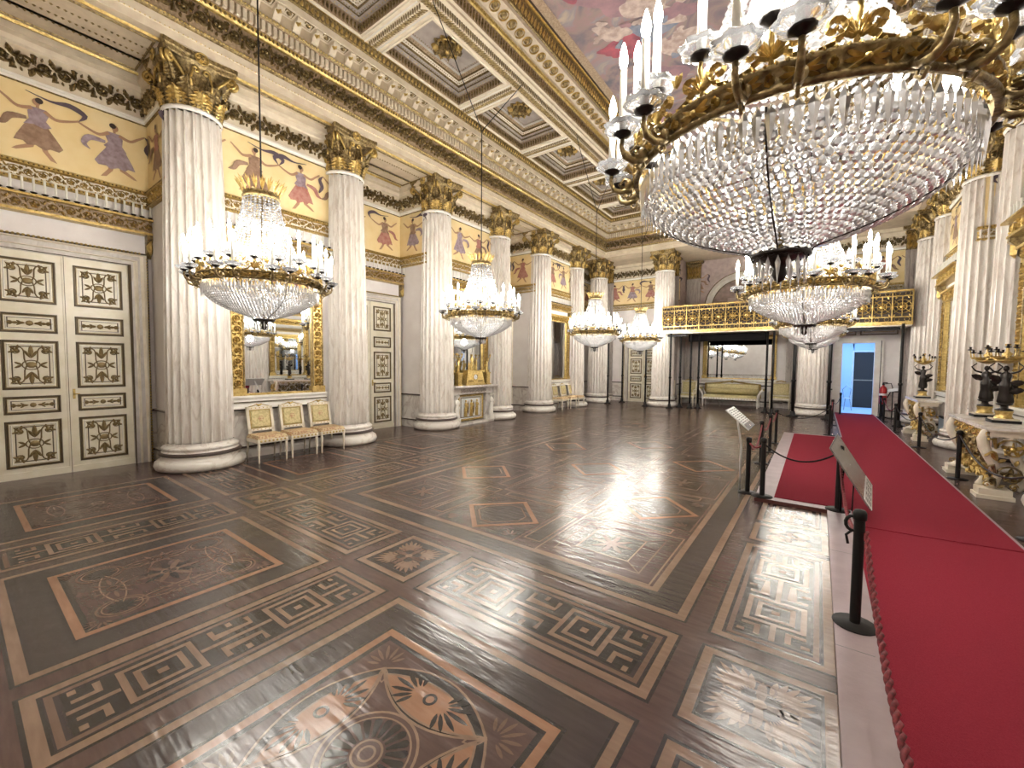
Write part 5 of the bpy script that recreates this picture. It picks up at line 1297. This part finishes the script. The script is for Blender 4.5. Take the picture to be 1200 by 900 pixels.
def bronze_candelabrum(x, y, face, lab, lean=.0):
    r = empty('bronze_candelabrum', (x, y, .88), 0, lab, 'candelabrum')
    m = MB(); box(m, -.13, .13, -.13, .13, 0, .035, 'black'); box(m, -.115, .115, -.115, .115, .035, .055, 'sand'); lathe(m, [(.09, .055), (.085, .07), (.075, .08), (.078, .13), (.085, .14), (.085, .155)], 16, 'gold'); lathe(m, [(.08, .155), (.085, .175), (.04, .19), (.035, .22), (.075, .235), (.08, .25), (.02, .255)], 16, 'bronze'); m.obj('pedestal', r)
    m = MB(); figure(m, 0, 0, .25, .50, 'bronze', -1.9, 'carry', .0, 1.15); m.obj('figure', r)
    m = MB(); lathe(m, [(.02, .77), (.10, .80), (.13, .82), (.05, .83), (.03, .86), (.05, .90), (.02, .93), (.015, 1.0), (.03, 1.01), (.028, 1.03)], 12, 'gold')
    m.obj('basket', r)
    for k in range(7):
        a = 2 * PI * k / 7; m = MB(); tube(m, [(.03 * C(a), .03 * S(a), .86), (.10 * C(a), .10 * S(a), .83), (.17 * C(a), .17 * S(a), .87), (.18 * C(a), .18 * S(a), .92 + .05 * (k % 2))], [.011, .014, .010, .008], 6, 'gold')
        leaf(m, lambda s, t, h: (s * C(a) - t * S(a), s * S(a) + t * C(a), .84 + h), .05, 0, 0, .12, .06, .03, 'gold')
        lathe(m, [(.006, 0), (.035, .008), (.032, .016), (.013, .02), (.013, .05), (.018, .052)], 8, 'bronze', (.18 * C(a), .18 * S(a), .92 + .05 * (k % 2))); m.obj('arm', r)
bronze_candelabrum(1.98, 9.0, PI, 'bronze figure candelabrum with gilt arms, on the long console nearer the broad column', .12)
bronze_candelabrum(1.98, 8.22, PI, 'bronze figure candelabrum with gilt arms, on the long console beside the picture edge', .12)
bronze_candelabrum(1.97, 13.5, PI, 'small-looking bronze figure candelabrum alone on the farther console', .12)
# screen under the small console
r = tag(None or empty('dark_screen', (2.24, 12.9, .0), 0, 'dark glassy screen standing in the shadow under the farther console', 'screen'), None, None)
m = MB(); box(m, -.03, .0, -.28, .28, 0, .52, 'black'); m.obj('panel', r)
m = MB(); box(m, -.034, -.031, -.24, .24, .04, .48, 'bluewall'); m.obj('glass', r)

# ------------------------------------------------------------------ platform and carpet
m = MB(); zt = .045
top = [(.13, YB + .1), (1.49, YB + .1), (1.49, 17.75), (.46, 17.75), (.46, 11.65), (-.60, 11.65), (-.56, 5.62), (.13, 5.62)]
m.add([(x, y, zt) for x, y in top], [tuple(range(len(top)))], 'platform')
for i in range(len(top)):
    a, b = top[i], top[(i + 1) % len(top)]; m.add([(a[0], a[1], .003), (b[0], b[1], .003), (b[0], b[1], zt), (a[0], a[1], zt)], [(0, 1, 2, 3)], 'redwood' if i in (5, 7) or i == 6 else 'platform')
for y in (1.0, 2.9, 4.4): box(m, .13, .30, y, y + .006, zt, zt + .0006, 'ink')
tag(m.obj('carpet_platform'), 'low pale board platform edged in dark wood under the red carpet', 'platform')
m = MB(); z2 = zt + .008
def slab(pts, z, th, mt):
    n = len(pts); m.add([(x, y, z) for x, y in pts] + [(x, y, z - th) for x, y in pts], [tuple(range(n))] + [(i, (i + 1) % n, (i + 1) % n + n, i + n) for i in range(n)], mt)
slab([(.31, YB + .12), (1.46, YB + .12), (1.46, 17.72), (.49, 17.72), (.47, 11.55), (-.40, 11.50), (-.37, 5.76), (.34, 5.76)], z2, .007, 'carpet')
tag(m.obj('red_carpet'), 'long crimson runner carpet widening into a square beside the barrier', 'carpet')
# carpet seam
m = MB(); tube(m, [(.36, 5.20, z2 + .002), (.75, 5.22, z2 + .004), (1.44, 5.30, z2 + .002)], .006, 5, 'carpet')
sm = m.obj('seam_fold'); sm.parent = bpy.data.objects['red_carpet']

# ------------------------------------------------------------------ barrier posts
def post():
    r = empty('barrier_post', (0, 0, 0), 0, 'x', 'barrier post')
    m = MB(); lathe(m, [(.001, .0), (.11, .0), (.11, .008), (.03, .016), (.02, .02)], 20, 'black'); m.obj('foot', r)
    m = MB(); lathe(m, [(.027, .015), (.027, .66)], 14, 'black'); m.obj('shaft', r)
    m = MB(); lathe(m, [(.027, .64), (.034, .645), (.034, .685), (.026, .70), (.001, .705)], 14, 'black'); m.obj('cap', r)
    return r
pp = post(); index_kids()
P0 = [(.23, 3.2, .0, 'black barrier post nearest, beside the twisted red rope on the platform'), (.22, 5.68, zt, 'black barrier post under the tilted steel information panel'), (-.49, 5.72, zt, 'black barrier post on the corner of the low platform'),
      (-.67, 5.95, 0, 'black barrier post next to the pale-legged white sign'), (-.71, 7.87, 0, 'black barrier post next beyond the white sign'), (-.68, 9.01, 0, 'black barrier post second beyond the white sign'), (-.66, 10.1, 0, 'black barrier post third beyond the white sign'),
      (.25, 12.11, 0, 'black barrier post at the carpet edge before the doorway column'), (.34, 14.2, 0, 'black barrier post at the carpet edge level with the balcony front'), (.61, 17.18, 0, 'black barrier post at the threshold of the blue doorway'),
      (1.66, 8.55, 0, 'black barrier post beside the long console table'), (1.66, 11.42, 0, 'black barrier post beside the broad column'), (1.56, 13.78, 0, 'black barrier post beside the small console table'), (1.57, 16.1, 0, 'black barrier post by the foot of the tall scaffold pole near the extinguisher'),
      (1.60, 17.3, 0, 'black barrier post right beside the fire extinguisher'), (1.66, 5.9, 0, 'black barrier post at the near end of the long console, past the picture edge'), (.23, .75, 0, 'black barrier post behind the camera')]
for i, (x, y, z, lab) in enumerate(P0):
    if i == 16: continue
    o = pp if i == 0 else dup(pp)
    zz = zt if .13 < x < 1.49 and y < 5.7 or .46 < x < 1.49 else z
    o.location = (x, y, zz); o['label'] = lab; o['group'] = 'black barrier posts'
def rope(a, b, sag, lab, mt='black', r_=.009, za=.64, zb=.64, twist=False, group=None):
    m = MB(); n = 24; pts = []
    for i in range(n + 1):
        t = i / n; pts.append((a[0] + (b[0] - a[0]) * t, a[1] + (b[1] - a[1]) * t, za + (zb - za) * t - sag * 4 * t * (1 - t)))
    if twist:
        for ph in (0, PI):
            q = [(p[0] + .0, p[1], p[2]) for p in pts]; fine = []
            for i in range(n * 10 + 1):
                u = i / 10.; k = min(int(u), n - 1); f = u - k; A, B = q[k], q[k + 1]; an = i * .55 + ph
                fine.append((A[0] + (B[0] - A[0]) * f + r_ * .6 * C(an), A[1] + (B[1] - A[1]) * f, A[2] + (B[2] - A[2]) * f + r_ * .6 * S(an)))
            tube(m, fine, r_ * .75, 5, mt)
    else: tube(m, pts, r_, 6, mt)
    o = m.obj('barrier_rope'); tag(o, lab, 'rope', group or 'barrier ropes')
rope((.262, 3.2), (.262, .7), .26, 'twisted red rope running low along the platform toward the camera', 'rope', .012, .62, .66, True)
rope((.22, 5.68), (.23, 3.2), .22, 'red rope between the nearest post and the post under the steel panel', 'rope', .011, .66, .62, True)
rope((-.49, 5.72), (.22, 5.68), .16, 'black rope sagging across the front of the square of carpet', 'black', .010, .68, .68)
rope((-.67, 5.95), (-.49, 5.72), .06, 'short red rope joining the two posts at the white sign', 'rope', .011, .64, .68)
rope((-.71, 7.87), (-.67, 5.95), .22, 'red rope beyond the white sign, first span', 'rope', .012)
rope((-.68, 9.01), (-.71, 7.87), .15, 'red rope beyond the white sign, second span', 'rope', .012)
rope((-.66, 10.1), (-.68, 9.01), .12, 'red rope beyond the white sign, third span', 'rope', .012)
rope((-.66, 10.1), (.25, 12.11), .18, 'black rope across the wide carpet end toward the doorway column', 'black', .009)
rope((.25, 12.11), (.34, 14.2), .14, 'dark red rope in front of the doorway column', 'rope', .014)
rope((.34, 14.2), (.61, 17.18), .14, 'black rope leading to the blue doorway', 'black', .009)
rope((1.66, 5.9), (1.66, 8.55), .26, 'black rope sagging in front of the long console table', 'black', .011)
rope((1.66, 8.55), (1.66, 11.42), .24, 'black rope between the long console and the broad column', 'black', .010)
rope((1.66, 11.42), (1.56, 13.78), .2, 'black rope in front of the small console table', 'black', .010)
rope((1.56, 13.78), (1.57, 16.1), .2, 'dark red rope past the small console', 'rope', .012)
rope((1.57, 16.1), (1.60, 17.3), .1, 'black rope in front of the fire extinguisher', 'black', .009)
# steel hook coil on the nearest post
m = MB(); tube(m, [(.23 - .03 + .035 * C(a), 3.2, .66 + .045 * S(a)) for a in [i * .5 for i in range(13)]], .010, 6, 'black'); tube(m, [(.20, 3.2, .62), (.17, 3.21, .58), (.18, 3.2, .53)], .008, 5, 'black')
o = m.obj('rope_hook'); tag(o, 'black hook with a loose strap hanging at the top of the nearest post', 'hook')

# ------------------------------------------------------------------ information panels
def info_panel(name, c, yaw, tilt, L_, W, lab, facemat, post_mat, foot, tag_end):
    r = empty(name, (foot[0], foot[1], foot[2]), 0, lab, 'information panel')
    a = Vector((C(yaw) * C(tilt), S(yaw) * C(tilt), -S(tilt))); b = Vector((-S(yaw), C(yaw), 0)); n = a.cross(b); n = n if n.z > 0 else -n
    o_ = Vector(c) - Vector(foot)
    G = lambda s, t, h: tuple(o_ + a * s + b * t + n * h)
    m = MB(); fbox(m, G, -L_ / 2, L_ / 2, -W / 2, W / 2, -.012, 0, facemat)
    rframe(m, G, -L_ / 2, L_ / 2, -W / 2, W / 2, .006, 0, 'black', .0005)
    if facemat == 'label':
        for k in range(9):
            for q in range(3): rect(m, G, -L_ / 2 + .03 + k * L_ / 12, -L_ / 2 + .042 + k * L_ / 12, -W / 2 + .04 + q * W * .31, -W / 2 + .04 + q * W * .31 + W * (.27 - .03 * ((k * 3 + q) % 4)), .001, 'ink')
        rect(m, G, L_ / 2 - .075, L_ / 2 - .008, -W / 2 + .02, W / 2 - .02, .0012, 'steel')
    m.obj('panel', r)
    if tag_end:
        m = MB(); fbox(m, G, L_ / 2 - .11, L_ / 2, -W / 2, -W / 2 + W * .98, .0, .004, 'label')
        for k in range(4):
            for q in range(5): rect(m, G, L_ / 2 - .095 + k * .022, L_ / 2 - .085 + k * .022, -W / 2 + .05 + q * .21, -W / 2 + .05 + q * .21 + .10 + .02 * ((k + q) % 4), .005, 'ink')
        m.obj('label_strip', r)
    m = MB(); p0 = o_ - a * L_ * .15; tube(m, [(0, 0, 0.01), (0, 0, max(.1, p0.z * .6)), tuple(p0 - n * .015)], .012, 6, post_mat)
    if tag_end: tube(m, [G(.05, -.1, -.01), (.10, .08, .02)], .007, 5, post_mat)
    m.obj('support', r)
info_panel('information_panel', (.32, 5.50, .56), -.08, 1.034, .62, 1.10, 'large tilted steel information panel on the barrier over the red carpet', 'steel', 'black', (.24, 5.60, zt), True)
info_panel('information_panel', (-.75, 5.80, .96), 0.0, .72, .335, .55, 'small tilted white sign with rows of print on a pale slim stand', 'label', 'label', (-.76, 5.98, 0), False)

# ------------------------------------------------------------------ balcony, scaffold poles, black beam
r = empty('gilt_balcony', (-1.4, 16.0, 2.8), 0, 'gilt lattice balcony front with star pattern across the end of the hall', 'balcony')
bx0, bx1 = -4.78 + 1.4, 2.05 + 1.4
F = lambda s, t, h: (s, -h, t)
m = MB(); box(m, bx0, bx1, .0, 2.4, -.05, .06, 'cream'); box(m, bx0 - .02, bx1 + .02, -.05, 0, -.02, .07, 'gold'); m.obj('balcony_floor', r)
m = MB(); box(m, bx0, bx1, .05, .07, .06, .90, 'backing'); m.obj('dark_backing', r)  # added dark sheet, stands in for the dark space behind the lattice
m = MB(); zt0, zt1 = .07, .93
for z in (zt0, zt0 + .14, zt1 - .14, zt1): fbox(m, F, bx0, bx1, z - .014, z + .014, -.02, .02, 'gold')
n = 16; U = (bx1 - bx0) / n
for k in range(n + 1): s = bx0 + k * U; fbox(m, F, s - .012, s + .012, zt0, zt1, -.015, .015, 'gold')
for k in range(n):
    s = bx0 + (k + .5) * U; zc_ = (zt0 + zt1) / 2; hh = (zt1 - zt0) / 2 - .14
    for a in range(8):
        q = a * PI / 4; L_ = hh if a % 2 == 0 else min(hh, U / 2) * 1.1
        strip(m, F, [(s, zc_), (s + (U / 2 if a % 4 == 0 else L_) * C(q), zc_ + L_ * S(q))], .026, .016, 'gold', 0)
    strip(m, F, circ(s, zc_, .10, 16), .026, .016, 'gold', 0, True); disc(m, F, s, zc_, .055, .02, 'gold', 0, 10)
    strip(m, F, circ(s, zc_, .19, 16), .022, .014, 'gold', 0, True)
    for sg in (1, -1):
        for sx in (1, -1): leaf(m, F, s + sx * U * .34, zc_ + sg * hh * .72, PI / 2 * sg + sx * .4, .10, .04, .012, 'gold')
        for q in range(2): strip(m, F, circ(s + (q - .5) * U / 2, zc_ + sg * (hh + .07), .052, 10), .014, .010, 'gold', 0, True)
m.obj('railing', r)
m = MB(); beads(m, F, bx0, bx1, zt1 + .02, .014, 'gold', .04)
fbox(m, F, bx0, bx1, zt1 + .005, zt1 + .035, -.03, .03, 'gold'); m.obj('handrail', r)
m = MB(); FS = lambda s, t, h: (bx1 + h, s, t)
for z in (zt0, zt0 + .14, zt1 - .14, zt1): fbox(m, FS, 0, 1.2, z - .014, z + .014, -.02, .02, 'gold')
for k in range(5): fbox(m, FS, k * .3 - .012, k * .3 + .012, zt0, zt1, -.015, .015, 'gold')
m.obj('side_railing', r)
m = MB(); box(m, -.14, .14, -1.25, 1.25, -.13, .13, 'blackcloth'); o = m.obj('black_beam', None, (-2.75, 16.85, 2.62), PI / 2)
tag(o, 'thick black cloth-covered beam slung under the gilt balcony', 'beam')
for a, b, lab in ((-4.65, -3.95, 'thin black bar beside the free end of the balcony'), (.35, 1.85, 'thin black bar under the carpet-side end of the balcony')):
    m = MB(); box(m, a, b, 16.25, 16.35, 2.66, 2.74, 'black'); o = m.obj('black_bar'); tag(o, lab, 'beam')
poles = [(-6.86, 15.9, 2.75, 'slim black pole in front of the far corner column'), (-6.65, 16.9, 2.75, 'slim black pole next to the end door frame'), (-5.33, 15.9, 2.75, 'slim black pole in front of the end door'),
         (-4.38, 15.75, 2.74, 'slim black pole just beside the balcony column'), (-4.18, 16.35, 2.74, 'slim black pole second from the balcony column'), (-3.80, 16.3, 2.74, 'slim black pole third from the balcony column, with a lamp bracket'), (-3.57, 16.5, 2.74, 'slim black pole in front of the settee, mirror frame side'),
         (-1.42, 16.5, 2.74, 'slim black pole just past the settee arm'), (-1.22, 16.25, 2.74, 'slim black pole between the settee and the end armchair'), (-.62, 15.9, 2.74, 'thick black pole in front of the doorway column, armchair side'), (.27, 15.6, 2.74, 'thick black pole at the jamb of the blue doorway'), (1.76, 15.0, 2.78, 'tall black pole near the fire extinguisher')]
def pole():
    r = empty('scaffold_pole', (0, 0, 0), 0, 'x', 'pole')
    m = MB(); lathe(m, [(.001, 0), (.13, 0), (.13, .02), (.06, .06), (.05, .16), (.035, .17)], 16, 'black'); m.obj('foot', r)
    m = MB(); lathe(m, [(.034, .16), (.034, 2.74)], 10, 'black', cap=True); m.obj('tube', r)
    m = MB(); lathe(m, [(.034, 1.1), (.048, 1.11), (.048, 1.16), (.034, 1.17)], 10, 'black'); m.obj('collar', r)
    return r
pz = pole(); index_kids()
for i, (x, y, h_, lab) in enumerate(poles):
    o = pz if i == 0 else dup(pz)
    o.location = (x, y, 0); o['label'] = lab; o['group'] = 'black scaffold poles'; o.scale = ((1.35, 1.35, 1) if 'thick' in lab else (1, 1, 1))
# ------------------------------------------------------------------ extinguisher, its rod, sign, trolley in the corridor
r = empty('fire_extinguisher', (1.66, 17.45, .42), 0, 'red fire extinguisher hanging on a stand beside the blue doorway', 'fire extinguisher')
m = MB(); lathe(m, [(.001, 0), (.085, .0), (.095, .02), (.095, .48), (.07, .54), (.03, .57), (.03, .60)], 18, 'red'); m.obj('cylinder', r)
m = MB(); lathe(m, [(.032, .60), (.032, .65), (.02, .66)], 10, 'black'); box(m, -.02, .10, -.012, .012, .66, .69, 'black'); tube(m, [(.03, 0, .64), (.18, 0, .66), (.22, 0, .52), (.16, 0, .35), (.10, 0, .2)], .012, 6, 'black'); m.obj('valve_hose', r)
m = MB(); lathe(m, [(.0965, .27), (.0965, .34)], 18, 'label'); m.obj('paper_label', r)
m = MB(); lathe(m, [(.02, -.42), (.02, -.01)], 8, 'black'); lathe(m, [(.001, -.42), (.14, -.42), (.14, -.40), (.02, -.39)], 16, 'black'); tube(m, [(-.09, 0, -.38), (-.09, 0, 2.0)], .010, 6, 'black'); m.obj('stand', r)
r = empty('reading_sign', (1.86, 17.2, 0), 0, 'small white slanted sign on a black stalk beside the extinguisher', 'sign')
m = MB(); v = [(-.14, -.10, .82), (.14, -.16, .90), (.18, .06, .98), (-.10, .10, .90)]; m.add(v + [(a, b, c_ - .015) for a, b, c_ in v], [(0, 1, 2, 3), (4, 5, 6, 7), (0, 1, 5, 4), (1, 2, 6, 5), (2, 3, 7, 6), (3, 0, 4, 7)], 'label'); m.obj('panel', r)
m = MB(); tube(m, [(0, 0, 0), (0, 0, .88)], .014, 6, 'black'); lathe(m, [(.001, 0), (.12, 0), (.12, .015), (.02, .02)], 14, 'black'); m.obj('stand', r)
r = empty('metal_stool', (.86, 19.4, .01), 0, 'small spindly metal stool standing in the blue corridor', 'stool')
m = MB(); lathe(m, [(.001, .42), (.13, .42), (.13, .45), (.001, .45)], 14, 'label'); m.obj('seat', r)
for k in range(3): a = 2 * PI * k / 3; m = MB(); tube(m, [(.08 * C(a), .08 * S(a), .42), (.15 * C(a), .15 * S(a), 0)], .012, 5, 'steel'); m.obj('leg', r)
m = MB(); tube(m, [(-.08, .08, .42), (-.12, .1, .75), (0, .12, .9), (.12, .1, .75), (.08, .08, .42)], .012, 5, 'steel'); m.obj('backrest', r)

# ------------------------------------------------------------------ lamps: one warm lamp per few candles of every chandelier, two added inside it
def plight(x, y, z, e, r=.035, c=(1, .96, .895)):
    d = bpy.data.lights.new('chandelier_glow', 'POINT'); d.energy = e; d.shadow_soft_size = r; d.color = c
    o = bpy.data.objects.new('chandelier_glow', d); col.objects.link(o); o.location = (x, y, z); return o
EN = 23.
for (x, y, lab, nc) in CH:
    EN = 21. if x < -3 else 16.5
    for k in range(6):
        a = 2 * PI * (k + .5) / 6; plight(x + .66 * C(a), y + .66 * S(a), 2.86, EN)
    plight(x, y, 2.95, EN * .22, .05); plight(x, y, 2.34, EN * .42, .12)  # unseen inner lamps, added to brighten the crystal cone and bowl
# daylight-blue corridor beyond the end door
d = bpy.data.lights.new('corridor_daylight', 'AREA'); d.energy = 42; d.size = 1.6; d.color = (.36, .58, 1.)
o = bpy.data.objects.new('corridor_daylight', d); col.objects.link(o); o.location = (1.1, 19.3, 2.85)
w = bpy.data.worlds.new('world'); bpy.context.scene.world = w; w.use_nodes = True
w.node_tree.nodes['Background'].inputs[0].default_value = (.9, .85, .8, 1); w.node_tree.nodes['Background'].inputs[1].default_value = .05
# ------------------------------------------------------------------ camera
yaw, pitch, roll = math.radians(36.3), math.radians(2.80), math.radians(.468)
f = Vector((-S(yaw), C(yaw), 0)); r = Vector((C(yaw), S(yaw), 0)); u = Vector((0, 0, 1))
f2 = f * C(pitch) - u * S(pitch); u2 = u * C(pitch) + f * S(pitch)
r3 = r * C(roll) + u2 * S(roll); u3 = -r * S(roll) + u2 * C(roll)
cd = bpy.data.cameras.new('camera'); cam = bpy.data.objects.new('camera', cd); col.objects.link(cam)
cd.sensor_width = 36; cd.lens = 488.4 / 1200 * 36; cd.clip_start = .05; cd.clip_end = 100
mw = Matrix(((r3.x, u3.x, -f2.x, 0), (r3.y, u3.y, -f2.y, 0), (r3.z, u3.z, -f2.z, 1.6), (0, 0, 0, 1)))
cam.matrix_world = mw
sc = bpy.context.scene; sc.camera = cam
sc.view_settings.view_transform = 'Standard'; sc.view_settings.look = 'None'; sc.view_settings.gamma = 1; sc.view_settings.use_curve_mapping = False
sc.view_settings.exposure = 1.0
sc.cycles.max_bounces = 8; sc.cycles.diffuse_bounces = 3; sc.cycles.glossy_bounces = 4; sc.cycles.transmission_bounces = 6
sc.cycles.sample_clamp_indirect = 8; sc.cycles.caustics_reflective = False; sc.cycles.caustics_refractive = False
